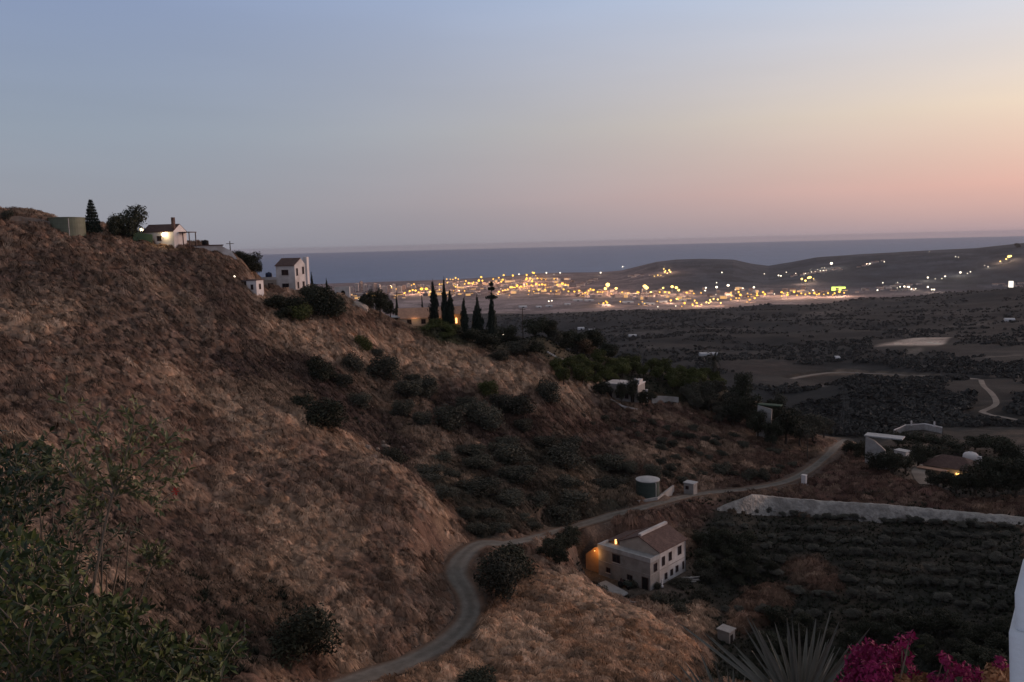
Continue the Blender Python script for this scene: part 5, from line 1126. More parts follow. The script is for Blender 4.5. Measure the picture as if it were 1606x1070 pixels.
# ------------------------------------------------------------------ far buildings and street lamps
TB = {}
def tb(kind):
    if kind in TB: return TB[kind]
    bm = bmesh.new(); mats = ['town_pale', 'town_roof', 'lit_town' if kind.endswith('lit') else 'pane']  # lit panes added to thicken the town's golden specks
    if kind.startswith('tower'):
        mats[0] = 'town_pale' if 'rr' not in kind else 'town_rose'; box(bm, -.5, .5, -.5, .5, -.2, 1); box(bm, -.25, .1, -.3, .3, 1, 1.07)
        for k in range(6): box(bm, -.42, .42, -.515, -.5, .06 + k * .155, .12 + k * .155, 2); box(bm, .5, .515, -.42, .42, .06 + k * .155, .12 + k * .155, 2)
    elif kind.startswith('house'):
        mats[0] = 'town_rose' if 'houser' in kind else 'town_pale'; box(bm, -.5, .5, -.5, .5, -.3, .72)
        v = [bm.verts.new(q) for q in ((-.56, -.56, .72), (.56, -.56, .72), (.56, .56, .72), (-.56, .56, .72), (-.5, 0, 1.05), (.5, 0, 1.05))]
        for q in ((0, 1, 5, 4), (1, 2, 5), (2, 3, 4, 5), (3, 0, 4), (0, 3, 2, 1)): bm.faces.new([v[i] for i in q]).material_index = 1
        for x in (-.3, .05, .32): box(bm, x - .06, x + .06, -.515, -.5, .25, .5, 2)
    else:                                              # long shed or greenhouse
        mats[0] = 'sheet_white'; prism(bm, [(-.5, -.5, -.3), (-.5, -.5, .65), (-.5, -.25, .95), (-.5, 0, 1), (-.5, .25, .95), (-.5, .5, .65), (-.5, .5, -.3)], (1, 0, 0)); box(bm, -.12, .12, -.515, -.5, 0, .5, 2)
    o = obj(kind, bm, mats); TB[kind] = o.data; bpy.data.objects.remove(o); return TB[kind]
def far_b(px, py, wpx, hpx, kind, key, name=None, cat='building', depth=None, rmin=2700, group='buildings of the town', rot=None):
    p = at(px, py, rmin); s = mpp(p); nm = name or ('apartment_block' if kind.startswith('tower') else 'town_house' if kind.startswith('house') else 'greenhouse')
    o = bpy.data.objects.new(nm, tb(kind)); COL.objects.link(o); o.location = (p.x, p.y, p.z); o.rotation_euler = (0, 0, facing(p, rnd.uniform(-.5, .5) if rot is None else rot)); w = wpx * s
    o.scale = (w, depth or w * rnd.uniform(.7, 1.1), hpx * s); tag(o, 'building', cat, group); return reg(key, px, o)
K = ('pale apartment tower', 'among the towers on the coast left of the cypresses')
for i, (x, y, w, h) in enumerate([(545, 461, 4, 9), (552, 460, 5, 10), (560, 458, 5, 13), (567, 457, 4, 15), (573, 458, 5, 12), (581, 458, 5, 10), (588, 458, 6, 13), (595, 458, 4, 11), (603, 459, 7, 10), (611, 459, 5, 11), (618, 459, 5, 13), (627, 458, 6, 9), (634, 456, 5, 8), (641, 454, 5, 9), (649, 455, 5, 8), (656, 454, 5, 7), (663, 454, 4, 8), (671, 455, 5, 7), (678, 455, 5, 7), (690, 455, 5, 6)]): far_b(x, y, w, h, 'tower' if i % 3 else 'towerr', K, cat='apartment block')
def town(n, x0, x1, y0, y1, key, kinds, w=(4, 10), h=(2.4, 5), name=None, sep=4.0):
    got = []; tries = 0
    while len(got) < n and tries < 4000:
        tries += 1; x = rnd.uniform(x0, x1); f = (x - x0) / (x1 - x0); a = y0[0] + (y0[1] - y0[0]) * f; b = y1[0] + (y1[1] - y1[0]) * f; y = rnd.uniform(a, b)
        if any(abs(x - p) < sep and abs(y - q) < 2 for p, q in got): continue
        got.append((x, y)); far_b(x, y, rnd.uniform(*w), rnd.uniform(*h), rnd.choice(kinds), key, name)
HK = ('house', 'houser', 'houserlit', 'houselit', 'tower', 'towerr', 'towerlit')
town(24, 545, 640, (462, 460), (470, 470), ('rosy town house', 'below the coastal towers'), HK)
town(20, 640, 700, (452, 452), (466, 464), ('rosy town house', 'in the lit streets left of the tall cypresses'), HK)
town(30, 705, 765, (447, 443), (466, 462), ('rosy town house', 'in the lit streets behind the small cypresses'), HK)
town(32, 768, 830, (441, 437), (464, 462), ('rosy town house', 'on the lit rise right of the tiered cypress'), HK)
town(34, 832, 900, (436, 438), (462, 463), ('rosy town house', 'on the dense lit slope below the sea'), HK)
town(20, 900, 985, (456, 458), (466, 470), ('rosy town house', 'along the brightest street strip left'), HK)
town(20, 985, 1080, (458, 456), (470, 472), ('rosy town house', 'along the brightest street strip middle'), HK)
town(18, 1080, 1200, (454, 454), (472, 466), ('rosy town house', 'along the lit strip under the round hill'), HK)
town(16, 1200, 1335, (456, 450), (464, 462), ('rosy town house', 'along the right end of the amber strip'), HK)
town(14, 905, 935, (446, 438), (451, 442), ('white terraced house', 'climbing the slope left of the round hill'), ('house',), (4, 7), (2, 3), sep=2)
town(8, 985, 1050, (433, 428), (436, 431), ('white house', 'low on the round hill'), ('house',), (4, 8), (1.6, 2.6), sep=5)
town(14, 1240, 1320, (432, 421), (435, 424), ('white house', 'in the string on the right hill'), ('house',), (3, 6), (1.8, 3), sep=4)
town(7, 1345, 1385, (419, 408), (421, 410), ('white house', 'in the upper string on the right hill'), ('house',), (4, 6), (1.8, 3), sep=4)
town(16, 1335, 1445, (452, 446), (460, 456), ('grey-white house', 'at the dark valley edge right of the lime light'), ('house', 'tower'), (4, 9), (2, 3.6))
town(5, 1545, 1606, (446, 440), (452, 450), ('pale low house', 'near the bright white building at right'), ('house',), (6, 12), (2, 3))
for i, (x, y, w, h) in enumerate([(861, 481, 10, 2.5), (906, 472, 14, 2.5), (924, 472, 14, 2.2), (985, 475, 16, 2.5), (1012, 477, 10, 2.6), (1022, 478, 9, 3), (845, 482, 8, 2), (950, 480, 14, 2.4), (890, 478, 9, 2), (1040, 474, 12, 2), (820, 482, 12, 2.4), (1070, 472, 12, 2)]): far_b(x, y, w, h, 'shed', ('pale greenhouse', 'on the flat between town and dark valley'), cat='greenhouse', rot=.1, depth=40, group='greenhouses')
for x, y, w, h, l in ((1111, 558, 27, 5, 'long pale building below the palm in the dark valley'), (911, 517, 10, 4, 'small white farm shed at the left of the dark valley'), (992, 528, 12, 3.4, 'white farm shed in the middle of the dark valley'), (1313, 563, 6, 4, 'tiny white hut alone in the right of the dark valley'), (930, 518, 14, 2, 'flat grey shed right of the small white farm shed'), (1583, 504, 12, 4, 'grey shed in the dark valley at the right edge')):
    far_b(x, y, w, h, 'shed', (l, ''), cat='shed', rmin=330, name='farm_shed', rot=.2, depth=9 if h < 6 else 14, group=None)
# lamps
LM = {}; NL = [0]
def lamp_mesh(mt):
    if mt in LM: return LM[mt]
    bm = globe(1.0, 10, (0, 0, 4.2))
    for f in bm.faces: f.material_index = 1
    tube(bm, [(0, 0, -1), (0, 0, 3.3)], [.16, .1], 6); o = obj('street_lamp', bm, ['metal_grey', mt]); LM[mt] = o.data; bpy.data.objects.remove(o); return LM[mt]
NAMES = {'lamp_amber': 'amber street lamp', 'lamp_warm': 'warm yellow lamp', 'lamp_white': 'white lamp', 'glow_lime': 'lime lamp'}
def lamps(pts, zx, zy, sc, place, mt='lamp_amber', size=1.0, rmin=2700):
    for q in pts:
        x, y = zx + q[0] / sc, zy + q[1] / sc; s = size * (q[2] if len(q) > 2 else 1.0) * rnd.uniform(.65, 1.35)
        p = at(x, y + 2.2, rmin); k = (1.0 if mt != 'lamp_white' else .78) * s * mpp(p); o = bpy.data.objects.new('street_lamp', lamp_mesh(mt)); COL.objects.link(o)
        o.location = (p.x, p.y, p.z + max(0, .4 * k)); o.scale = (k * rnd.uniform(.9, 1.5), k, k); tag(o, 'lamp', 'street lamp', 'street lamps of the town'); reg((NAMES[mt], place), x, o)
        NL[0] += 1
        if NL[0] % 3 == 0: pt_light('street_lamp_light', (p.x, p.y, p.z + 9 * k), 15000 * k * k * (.5 if mt == 'lamp_white' else 1), (1, .64, .42) if mt != 'lamp_white' else (1, .85, .65), k)
S = 5.35
lamps([(490, 350), (505, 335, .8), (510, 325), (550, 322), (575, 312, 1.2), (600, 320, 1.5), (625, 325, 1.4), (650, 322, 1.5), (690, 318, 1.4), (720, 320), (565, 262, .8), (585, 258, .8), (610, 260, .8), (400, 292), (420, 292, 1.1), (436, 290)], 540, 400, S, 'left of the tall cypresses')
lamps([(860, 215), (890, 212), (912, 212), (935, 212), (957, 212), (865, 245, 1.3), (800, 262, 1.2), (820, 250), (835, 258), (920, 262, .8), (935, 280, .8), (800, 300, .8), (920, 312, .8), (965, 312, .7), (1010, 312, .7)], 540, 400, S, 'just right of the tall cypresses')
lamps([(1020, 235), (1010, 255), (1045, 255, 1.4), (1085, 240), (1078, 252), (1130, 215), (1150, 205), (1160, 238, 1.2), (1130, 238), (1250, 218, .9), (1297, 200, 1.3), (1338, 185), (1330, 228), (1318, 245), (1415, 190, 1.2), (1530, 200, 1.2), (1525, 218), (1560, 212)], 540, 400, S, 'on the rise left of the dense slope')
lamps([(1465, 165)], 540, 400, S, 'highest on the rise against the sea', 'lamp_white')
lamps([(1300, 320), (1330, 312), (1350, 303), (1372, 300), (1395, 292), (1410, 290), (1432, 286), (1450, 285), (1470, 280), (1490, 278), (1510, 272), (1530, 270), (1570, 265, 1.2), (1545, 335, .7), (1590, 310, .8), (1385, 340, .7), (1290, 335)], 540, 400, S, 'along the slanting street in the middle of town')
lamps([(190, 270), (200, 278), (215, 285), (245, 292, .9), (140, 300, 1.3), (140, 325, 1.2), (190, 320), (230, 318), (265, 318), (300, 318, .8), (370, 320, .9), (25, 300)], 800, 380, S, 'on the upper dense slope')
lamps([(75, 273), (305, 265), (368, 265, .6), (420, 265), (760, 265)], 800, 380, S, 'in the top row against the sea', 'lamp_white')
lamps([(30, 385), (60, 385, 1.2), (90, 383, 1.2), (120, 380, 1.2), (140, 370), (185, 350, 1.3), (190, 380, 1.2), (220, 372), (245, 375), (270, 375), (295, 375, 1.1), (335, 375, .8), (397, 375, 1.1), (440, 375, 1.2), (465, 373), (487, 373, 1.2)], 800, 380, S, 'in the row across the dense slope')
lamps([(160, 418, .8), (200, 418, .7), (240, 418), (295, 418), (342, 420), (390, 420), (450, 415, 1.5), (490, 425), (540, 430, 1.4), (580, 425), (610, 442), (630, 440, 1.3), (650, 447), (660, 425), (675, 410, 1.2), (700, 420, 1.2), (735, 440, 1.3), (755, 425), (775, 430, 1.2), (850, 440), (940, 430, 1.2), (990, 432, .8), (1020, 435, .8)], 800, 380, S, 'in the long bright row under the dense slope')
lamps([(820, 415, 2.2), (800, 428, 1.6), (890, 415, 1.9), (1130, 408, 2.2), (1145, 428, 1.8), (1285, 400, 1.6), (1360, 405, 1.6), (1395, 412, 2.2), (1415, 428, 1.6), (1180, 435, 1.2)], 800, 380, S, 'among the largest lights of the bright row', 'lamp_warm')
lamps([(1080, 430), (1070, 440), (1255, 435), (1300, 435, .9), (1335, 445, 1.3), (1480, 435, 1.1), (1540, 437, 1.1)], 800, 380, S, 'in the bright row under the round hill')
lamps([(745, 515, .7), (805, 512), (785, 530, 1.1), (815, 528, 1.1), (925, 510), (1110, 505), (1130, 520, .8), (1080, 522, .7), (1235, 503), (1350, 500), (1410, 490, 1.1), (1465, 543, 1.6), (1440, 548, 1.1), (1550, 497), (1530, 540), (1565, 525)], 800, 380, S, 'in the scattered lower row')
lamps([(1240, 547, .7), (1390, 540, .9), (950, 577, .6), (325, 503, .8), (350, 498)], 800, 380, S, 'at the dark valley edge', 'lamp_white')
lamps([(1305, 240), (1298, 258), (1318, 265), (1335, 245), (1345, 258), (1290, 230, .8), (1265, 275, .7), (1240, 278, .7), (1210, 282, .7)], 800, 380, S, 'in the cluster on the round hill', 'lamp_warm', .75)
lamps([(145, 437), (205, 437, 1.1), (265, 437), (515, 437, .8), (520, 463), (515, 493, 1.1), (580, 440), (595, 465, 1.1), (560, 480), (585, 478), (655, 437, .8), (660, 463), (685, 440, .7), (735, 443, 1.1), (735, 465, 1.1), (785, 440, 1.1), (800, 463, 1.1), (680, 488), (670, 492), (715, 487), (650, 505, .7)], 1050, 380, S, 'in the strip below the round hill')
lamps([(940, 440), (940, 463, 1.1), (990, 440, 1.2), (990, 463, 1.3), (955, 435), (1045, 440, 1.1), (1070, 455), (1105, 445), (1140, 455, 1.5), (1175, 445), (1215, 447), (1255, 447), (1235, 452), (1295, 443), (1330, 447, .9), (1385, 450, 1.5), (1370, 452), (1425, 440, 1.1), (1465, 442, .9)], 1050, 380, S, 'in the amber row at the valley edge')
lamps([(305, 395), (300, 415, .9), (550, 402, .8), (615, 395, .8), (325, 437, .8), (390, 437, .8), (880, 437), (1205, 410, .7), (1230, 410, .7)], 1050, 380, S, 'scattered above the strip under the round hill', 'lamp_white')
lamps([(395, 402, 1.9), (492, 385, 1.6), (708, 395, 1.4), (395, 340, 1.1), (440, 262, 1.0)], 1050, 380, S, 'large above the strip', 'lamp_white')
lamps([(10, 500), (60, 490), (210, 497), (230, 522), (195, 540), (232, 542), (268, 530, .9), (310, 520), (330, 518), (340, 495, 1.1), (370, 490, 1.2), (405, 495, 1.1), (430, 522), (345, 512)], 1050, 380, S, 'in the curve at the dark valley edge', 'lamp_warm', .95)
lamps([(1110, 328, 1.2), (1140, 338), (1165, 325, 1.2), (1180, 318, 1.2), (1208, 310, .9)], 1050, 380, S, 'in the yellow cluster on the right hill foot', 'lamp_warm')
lamps([(915, 288, .8), (935, 288, .8), (980, 252, .6), (795, 268, .6), (1060, 260, .5), (1140, 260, .5), (1165, 256, .5), (1190, 250, .5), (1215, 246, .5), (1240, 243, .5), (1265, 240, .5), (1290, 236, .5), (1315, 230, .6), (1180, 226, .4), (1240, 220, .4), (1280, 212, .5), (1300, 210, .5)], 1050, 380, S, 'in the string on the right hill', 'lamp_white')
lamps([(1358, 205, 1.5)], 1050, 380, S, 'large at the top of the right hill string', 'lamp_white')
lamps([(310, 290, .9), (262, 298, .6), (285, 290, .5), (345, 266, .5), (432, 270, .6), (797, 418, 1.2), (860, 412, .6), (942, 402, .9), (1070, 380, 1.2), (1130, 368, .7), (1155, 360, .8), (1303, 313, .9), (1275, 295, .5), (915, 408, .5)], 1306, 360, S, 'in the line up the far right hill', 'lamp_white')
lamps([(1405, 272), (1455, 258, 1.1), (1475, 252, 1.2), (1490, 246)], 1306, 360, S, 'topping the line on the far right hill', 'lamp_warm')
lamps([(420, 452, .8), (375, 518, 1.1), (540, 488, .6), (565, 487, .9), (600, 490), (630, 487), (640, 500, 1.1), (660, 508, 1.1), (695, 500, .7), (797, 500, 1.1), (830, 517, .9), (850, 517, .9), (1030, 230, .6), (1055, 230, .6), (545, 438, .5), (810, 182, .4)], 1306, 360, S, 'scattered at the right valley edge', 'lamp_white')
# lime wall and bright white building: wall light put in as emission
p = at(1315, 456, 2700); s = mpp(p); t = thing('glowing_wall', 'long lime-green glowing wall above the amber row', 'lit wall', p, facing(p)); obj('panel', B(-9.5 * s, 9.5 * s, 0, 3, 0, 5.6 * s), 'glow_lime', t); obj('base', B(-9.7 * s, 9.7 * s, -.5, 3.5, -6, -.01), 'concrete', t)
p = at(1586, 451, 2300); s = mpp(p); t = thing('lit_building', 'bright white building with a glowing wall at the right valley edge', 'building', p, facing(p)); obj('wall', B(-3.4 * s, 2.4 * s, 0, 10, -8, 8.5 * s), 'glow_wall_white', t); bm = bmesh.new(); prism(bm, [(2.42 * s, 0, -8), (2.42 * s, 10, -8), (2.42 * s, 10, 6.0 * s), (2.42 * s, 0, 6.5 * s)], (2.2 * s, 0, 0)); obj('wing', bm, 'town_pale', t)
p = at(1595, 386, 3500); bush(1597, 388, 9, 7, ('dark clump of trees', 'on the skyline of the far right hill'), rmin=3500, cat='trees')
label_groups()

# ------------------------------------------------------------------ on the terrace: plants and pillar close to the camera
mat('leaf_near', (.070, .092, .026), .5, .4, 9, spec=.3, hue=(.115, .125, .042)); mat('leaf_near_dark', (.030, .043, .017), .5, .3, 9, spec=.3); mat('leaf_near_pale', (.12, .125, .05), .5, .3, 9, spec=.35)
mat('twig', (.16, .125, .095), .85, .2, 20); mat('yucca_leaf', (.165, .16, .135), .55, .18, 5, spec=.25, hue=(.12, .115, .10)); mat('bract', (.27, .014, .085), .75, .35, 12, hue=(.17, .010, .060)); mat('bract_dry', (.30, .15, .075), .8, .3, 12); mat('petal_red', (.5, .03, .02), .6, .1, 9)
mat('pillar_paint', (.74, .76, .80), .8, .06, 6, .15, 40, hue=(.68, .70, .74))
def leaf_mesh(items, material, name, parent):
    """items: (base, direction, normal-ish, length, width); each leaf is two folded quads"""
    v = []; f = []
    for b, d, n, L, w in items:
        d = d.normalized(); s = d.cross(n); s = s.normalized() if s.length > 1e-6 else d.orthogonal().normalized(); u = s.cross(d)
        m1 = b + d * L * .33 - u * L * .02; m2 = b + d * L * .68 - u * L * .03; t = b + d * L - u * L * .13; i = len(v)
        v += [b, m1 + s * w * .5 + u * w * .2, m2 + s * w * .42 + u * w * .16, t, m2 - s * w * .42 + u * w * .16, m1 - s * w * .5 + u * w * .2, m1, m2]
        f += [(i, i + 1, i + 6, i), (i + 1, i + 2, i + 7, i + 6), (i + 2, i + 3, i + 7, i + 2), (i, i + 6, i + 5, i), (i + 6, i + 7, i + 4, i + 5), (i + 7, i + 3, i + 4, i + 7)]
    tri = []
    for q in f:
        if q[0] == q[3]: tri.append(q[:3])
        else: tri += [(q[0], q[1], q[2]), (q[0], q[2], q[3])]
    return mesh_np(name, np.array([tuple(x) for x in v]), np.array(tri), material, parent=parent)
g5 = random.Random(21)
def rv(s=1): return Vector((g5.gauss(0, s), g5.gauss(0, s), g5.gauss(0, s)))
def twig(base, d, L, n, leaf, wd, stems, out, r=.003):
    """a short twig with alternate leaves"""
    pts = [base]; dd = d.normalized()
    for k in range(4): dd = (dd + rv(.16)).normalized(); pts.append(pts[-1] + dd * L / 4)
    stems.append((pts, [r, r * .9, r * .75, r * .6, r * .4]))
    for k in range(n):
        q = (k + .5) / n * 4; i = min(3, int(q)); p = pts[i].lerp(pts[i + 1], q - i); ax = (pts[i + 1] - pts[i]).normalized(); side = ax.cross(rv()).normalized()
        out.append((p, (side * .8 + ax * .75 + Vector((0, 0, .1))), (ax + rv(.4)), leaf * g5.uniform(.6, 1.25), wd * g5.uniform(.7, 1.2)))
    out.append((pts[-1], dd, rv(), leaf, wd))
def near_shrub(label, base, tips, rr, leaf, wd, n, L, material, up=.7, trunks=14, spread=.5):
    """tips: photo positions of twig ends; rr: distance range"""
    t = thing('garden_shrub', label, 'shrub', base); stems, out = [], []; inv = -base
    P = [atr(x, y, g5.uniform(*rr)) for x, y in tips]
    for p in P:
        d = Vector((p.x - base.x, p.y - base.y, (p.z - base.z) * up)).normalized() + rv(spread); twig(p - base - d.normalized() * L, d, L, n, leaf, wd, stems, out)
    for p in g5.sample(P, min(trunks, len(P))):
        e = p - base; m = e * .5 + Vector((e.x * -.12, e.y * -.12, e.z * .08)) + rv(.05); stems.append(([Vector((0, 0, -.1)) + rv(.04), m, e * .8 + rv(.03), e - e.normalized() * L * .8], [.014, .010, .006, .003]))
    bm = bmesh.new()
    for pts, r in stems: tube(bm, pts, r, 4)
    obj('stem', bm, 'twig', t); g5.shuffle(out); c1, c2 = int(len(out) * .62), int(len(out) * .96)
    leaf_mesh(out[:c1], material, 'foliage', t); leaf_mesh(out[c1:c2], 'leaf_near_dark', 'old_foliage', t); leaf_mesh(out[c2:], 'leaf_near_pale', 'young_foliage', t); return t
def inside(poly, n):
    xs, ys = [q[0] for q in poly], [q[1] for q in poly]; o = []
    while len(o) < n:
        x, y = g5.uniform(min(xs), max(xs)), g5.uniform(min(ys), max(ys))
        if inpoly(np.array([x]), np.array([y]), poly)[0]: o.append((x, y))
    return o
def gb_(px, r): a, _ = az_t(px, 700); x, y = r * math.sin(a), r * math.cos(a); return Vector((x, y, gz(x, y)))
near_shrub('dense dark green shrub mass filling the lower left corner', gb_(60, 5.0), inside([(-40, 850), (30, 830), (110, 880), (150, 930), (230, 945), (280, 1000), (300, 1090), (-40, 1090)], 560), (3.8, 5.4), .056, .021, 9, .19, 'leaf_near', .9, 30)
near_shrub('low leafy sprays right of the dense corner shrub', gb_(260, 4.6), inside([(230, 985), (290, 1000), (360, 985), (392, 985), (375, 1010), (340, 1035), (330, 1090), (230, 1090)], 120), (3.9, 4.8), .052, .019, 9, .16, 'leaf_near', .7, 14)
near_shrub('black-green leafy branches reaching in from the left photo edge', gb_(-60, 5.4), inside([(-30, 700), (60, 690), (98, 680), (80, 730), (100, 755), (60, 800), (20, 818), (-30, 830)], 110), (4.6, 5.6), .056, .019, 9, .18, 'leaf_near_dark', .3, 14)
near_shrub('thin grey-green branches between the dark branches and the corner shrub', gb_(90, 5.2), inside([(60, 820), (170, 760), (210, 800), (180, 880), (120, 900), (60, 870)], 60), (4.5, 5.4), .042, .013, 8, .15, 'leaf_near_dark', .8, 12)
# slender sapling with a long bare stem
b0 = gb_(120, 4.4); t = thing('sapling', 'slender sapling with long bare stem and sparse leafy top', 'sapling', b0); stems, out, pale = [], [], []
def X(x, y, r): return atr(x, y, r) - b0
stems.append(([Vector((0, 0, -.1)), X(128, 1020, 4.4), X(150, 900, 4.42), X(166, 820, 4.45), X(178, 770, 4.45)], [.012, .009, .0075, .006, .005]))
BR = [((178, 770), (196, 720), (206, 680), (214, 636)), ((178, 770), (220, 735), (250, 705), (272, 680)), ((178, 772), (225, 757), (260, 752), (294, 742)), ((176, 778), (150, 730), (128, 690), (98, 610)), ((178, 770), (168, 725), (158, 690), (150, 660)), ((172, 795), (140, 770), (110, 740), (85, 700)), ((176, 780), (210, 770), (235, 775), (250, 790)), ((176, 778), (130, 755), (100, 735), (60, 745)), ((180, 768), (190, 735), (230, 690), (240, 670)), ((172, 790), (150, 790), (130, 800), (118, 815))]
for br in BR:
    rr_ = g5.uniform(4.3, 4.65); pts = [X(x, y, 4.45 + (rr_ - 4.45) * k / 3) for k, (x, y) in enumerate(br)]; stems.append((pts, [.004, .0032, .0025, .0015]))
    for k in range(3):
        for m in range(5):
            q = pts[k].lerp(pts[k + 1], (m + .5) / 5); ax = (pts[k + 1] - pts[k]).normalized(); side = ax.cross(rv()).normalized(); (pale if g5.random() < .08 else out).append((q, side * .8 + ax * .6 + Vector((0, 0, .15)), ax + rv(.4), .052 * g5.uniform(.6, 1.2), .018))
            if g5.random() < .95: twig(q, side + ax * .8, g5.uniform(.05, .10), 6, .038, .012, stems, out, .0016)
bm = bmesh.new()
for pts, r in stems: tube(bm, pts, r, 5)
obj('stem', bm, 'twig', t); leaf_mesh(out, 'leaf_near_pale', 'foliage', t); leaf_mesh(pale, 'leaf_pale_tip', 'young_foliage', t) if 'leaf_pale_tip' in M else leaf_mesh(pale, 'twig', 'dry_foliage', t)
bm = bmesh.new(); q = X(275, 771, 4.4)
for k in range(6):
    a = k * 1.05; d = Vector((math.cos(a), math.sin(a) * .6, math.sin(a))) * .014; v = [bm.verts.new(q), bm.verts.new(q + d + Vector((.006, 0, .004))), bm.verts.new(q + d * 1.5), bm.verts.new(q + d + Vector((-.006, 0, -.004)))]; bm.faces.new(v)
obj('flower', bm, 'petal_red', t); bm = bmesh.new(); tube(bm, [X(250, 790, 4.45), X(262, 778, 4.42), X(274, 772, 4.4)], .0018, 5); obj('flower_stalk', bm, 'twig', t)
b0 = gb_(215, 4.7); t = thing('sapling', 'short sapling tuft standing right of the long bare stem', 'sapling', b0); stems, out = [], []
stems.append(([Vector((0, 0, -.1)), X(205, 1000, 4.7), X(220, 940, 4.7), X(238, 890, 4.7)], [.010, .007, .005, .004]))
for k in range(16): a = g5.uniform(-1.5, 1.5); twig(X(238 + g5.uniform(-8, 8), 895 - g5.uniform(0, 20), 4.7), Vector((math.sin(a), g5.uniform(-.4, .4), math.cos(a))), .10, 8, .040, .014, stems, out, .002)
bm = bmesh.new()
for pts, r in stems: tube(bm, pts, r, 5)
obj('stem', bm, 'twig', t); leaf_mesh(out, 'leaf_near_pale', 'foliage', t)
# spiky rosettes
def rosette(label, cx, cy, r, tips, extra, size, seed):
    g = random.Random(seed); c = atr(cx, cy, r); a = thing('yucca', label, 'yucca', (c.x, c.y, gz(c.x, c.y))); o0 = Vector(a.location); bm = bmesh.new(); tube(bm, [(0, 0, -.1), (0.01, 0, (c.z - o0.z) * .5), c - o0], [.075, .06, .055], 10); obj('trunk', bm, 'bark', a); bm = bmesh.new()
    E = [atr(x, y, r + g.uniform(-.22, .22)) - o0 for x, y in tips]
    for k in range(extra):
        th = g.uniform(0, 6.28); el = g.uniform(-.5, 1.25); E.append(c - o0 + Vector((math.cos(th) * math.cos(el), math.sin(th) * math.cos(el), math.sin(el) * .85)) * size * g.uniform(.6, .95))
    cc = c - o0
    for e in E:
        d = (e - cc); L = d.length; d.normalize(); s = d.cross(Vector((g.gauss(0, .3), -1, g.gauss(0, .5)))).normalized(); u = s.cross(d); w = .0088 * g.uniform(.75, 1.25); dr = g.uniform(.0, .05) * L; prev = None
        for q, ww in ((0, .75), (.2, .7), (.45, 1.0), (.7, .8), (.9, .38), (1.0, .03)):
            p = cc + d * L * q - Vector((0, 0, dr * q * q)); ring = [bm.verts.new(p + s * w * ww + u * w * .45 * ww), bm.verts.new(p - u * .001), bm.verts.new(p - s * w * ww + u * w * .45 * ww), bm.verts.new(p - u * .003)]
            if prev:
                for i in range(4): bm.faces.new((prev[i], prev[(i + 1) % 4], ring[(i + 1) % 4], ring[i]))
            prev = ring
    obj('leaves', bm, 'yucca_leaf', a); return a
rosette('large grey-green spiky yucca at the bottom edge', 1255, 1125, 3.6, [(1170, 962), (1179, 963), (1167, 981), (1234, 965), (1242, 965), (1253, 972), (1266, 979), (1280, 963), (1303, 958), (1316, 967), (1287, 986), (1336, 1004), (1366, 978), (1318, 1013), (1103, 988), (1116, 995), (1202, 990), (1174, 1037), (1061, 974), (1225, 1000), (1300, 1000), (1150, 1010), (1210, 1020), (1330, 1035), (1270, 1010), (1190, 985), (1215, 975), (1290, 990), (1310, 1010), (1245, 1000), (1130, 1010)], 90, .44, 4)
rosette('smaller spiky yucca left of the large one at the bottom edge', 1150, 1150, 3.9, [(1098, 1023), (1061, 1032), (1075, 1037), (1140, 1040), (1120, 1030), (1150, 1045), (1050, 1050), (1090, 1050), (1130, 1052)], 60, .36, 6)
# bougainvillea
c = atr(1430, 1190, 3.3); bg = thing('bougainvillea', 'magenta bougainvillea sprays with a few dried tan blossoms at the bottom edge', 'flowering shrub', (c.x, c.y, gz(c.x, c.y))); o0 = Vector(bg.location)
CL = [(1345, 1030, 18), (1365, 1022, 20), (1385, 1030, 20), (1350, 1055, 26), (1375, 1058, 24), (1400, 1022, 14), (1415, 1008, 11), (1427, 1000, 9), (1418, 1030, 16), (1400, 1050, 20), (1425, 1058, 18), (1340, 1075, 26), (1480, 1032, 9), (1490, 1042, 13), (1510, 1052, 13), (1530, 1060, 15), (1500, 1064, 16), (1468, 1068, 14), (1570, 1040, 10), (1480, 1080, 20), (1530, 1082, 20), (1390, 1085, 24)]
DR = [(1555, 1056, 13), (1452, 1064, 9), (1580, 1052, 10), (1415, 1068, 11), (1440, 1070, 10), (1545, 1066, 12), (1570, 1066, 12)]
def bracts(L, n, material, name):
    cs, rs = [], []
    for x, y, q in L:
        p = atr(x, y, 3.3 + g5.uniform(-.12, .12)) - o0; cs.append(tuple(p)); rs.append(q * .00248)
    lv = leaves_np(cs, rs, n, .0085, 77 + n, 1.0, .25, .3); mesh_np(name, *lv, material, parent=bg); return cs
cs = bracts(CL, 3600, 'bract', 'blossom'); bracts(DR, 700, 'bract_dry', 'dry_blossom')
bm = bmesh.new(); gs = []
for p in cs:
    p = Vector(p); tube(bm, [Vector((0, 0, -.05)), p * .5 + rv(.04), p * .85 + rv(.015), p], [.008, .006, .004, .002], 5)
    for k in range(5): q = p * g5.uniform(.75, .98) + rv(.03); gs.append((q, rv(), rv(), .04, .024))
obj('stem', bm, 'twig', bg); leaf_mesh(gs, 'leaf_near_dark', 'foliage', bg)
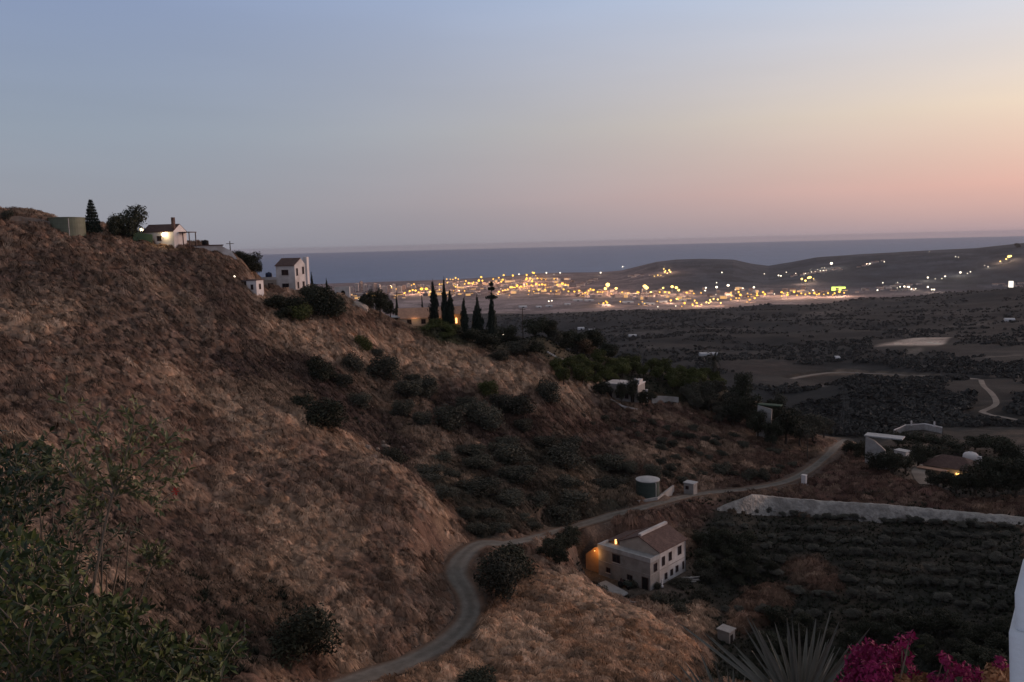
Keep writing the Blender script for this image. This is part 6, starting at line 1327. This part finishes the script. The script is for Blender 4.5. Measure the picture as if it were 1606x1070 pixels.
# white pillar at the right edge
e0, e1 = atr(1592.5, 960, 2.4), atr(1702, 960, 2.4); c = e0.lerp(e1, 1.0); hw = (e1 - e0).length; zt = lambda y: atr(1590, y, 2.4).z
pl = thing('garden_pillar', 'smooth white rendered pillar cut off by the right photo edge', 'pillar', (c.x, c.y, gz(c.x, c.y) - .2), -math.atan2(c.x, c.y)); z0 = pl.location.z
def rsq(bm, prof, k=.12, n=6):
    rings = []
    for h_, z in prof:
        ring = []
        for qx, qy, a0 in ((1, 1, 0), (-1, 1, 90), (-1, -1, 180), (1, -1, 270)):
            for i in range(n): a = rad(a0 + 90 * i / (n - 1)); ring.append(bm.verts.new(((zt(960) - z0 - z) * .055 + qx * h_ * (1 - k) + h_ * k * math.cos(a), qy * h_ * (1 - k) + h_ * k * math.sin(a), z)))
        rings.append(ring)
    for a, b in zip(rings[:-1], rings[1:]):
        for i in range(len(a)): bm.faces.new((a[i], a[(i + 1) % len(a)], b[(i + 1) % len(a)], b[i]))
    bm.faces.new(rings[-1]); bm.faces.new(rings[0][::-1])
bm = bmesh.new(); rsq(bm, [(hw, 0), (hw, zt(962) - z0), (hw - .004, zt(955) - z0)]); obj('shaft', bm, 'pillar_paint', pl)
w2 = hw - .013; bm = bmesh.new(); rsq(bm, [(w2, zt(954.5) - z0), (w2, zt(903) - z0), (w2 - .004, zt(897) - z0), (w2 - .02, zt(868) - z0), (w2 - .06, zt(840) - z0), (w2 - .12, zt(830) - z0)]); obj('cap', bm, 'pillar_paint', pl)

# ------------------------------------------------------------------ air
bm = bmesh.new(); box(bm, -43000, 43000, -43000, 43000, -12, 252); hz = obj('haze', bm, 'concrete'); hz.data.materials.clear()
m = bpy.data.materials.new('haze_air'); m.use_nodes = True; nt = m.node_tree; nt.nodes.clear(); o = nt.nodes.new('ShaderNodeOutputMaterial'); v = nt.nodes.new('ShaderNodeVolumePrincipled')
v.inputs['Color'].default_value = (.74, .73, .83, 1); v.inputs['Density'].default_value = 2.0e-5; v.inputs['Anisotropy'].default_value = .2; nt.links.new(v.outputs[0], o.inputs['Volume']); hz.data.materials.append(m)
tag(hz, 'thin evening haze over the valley and the sea', 'haze', None, 'stuff')
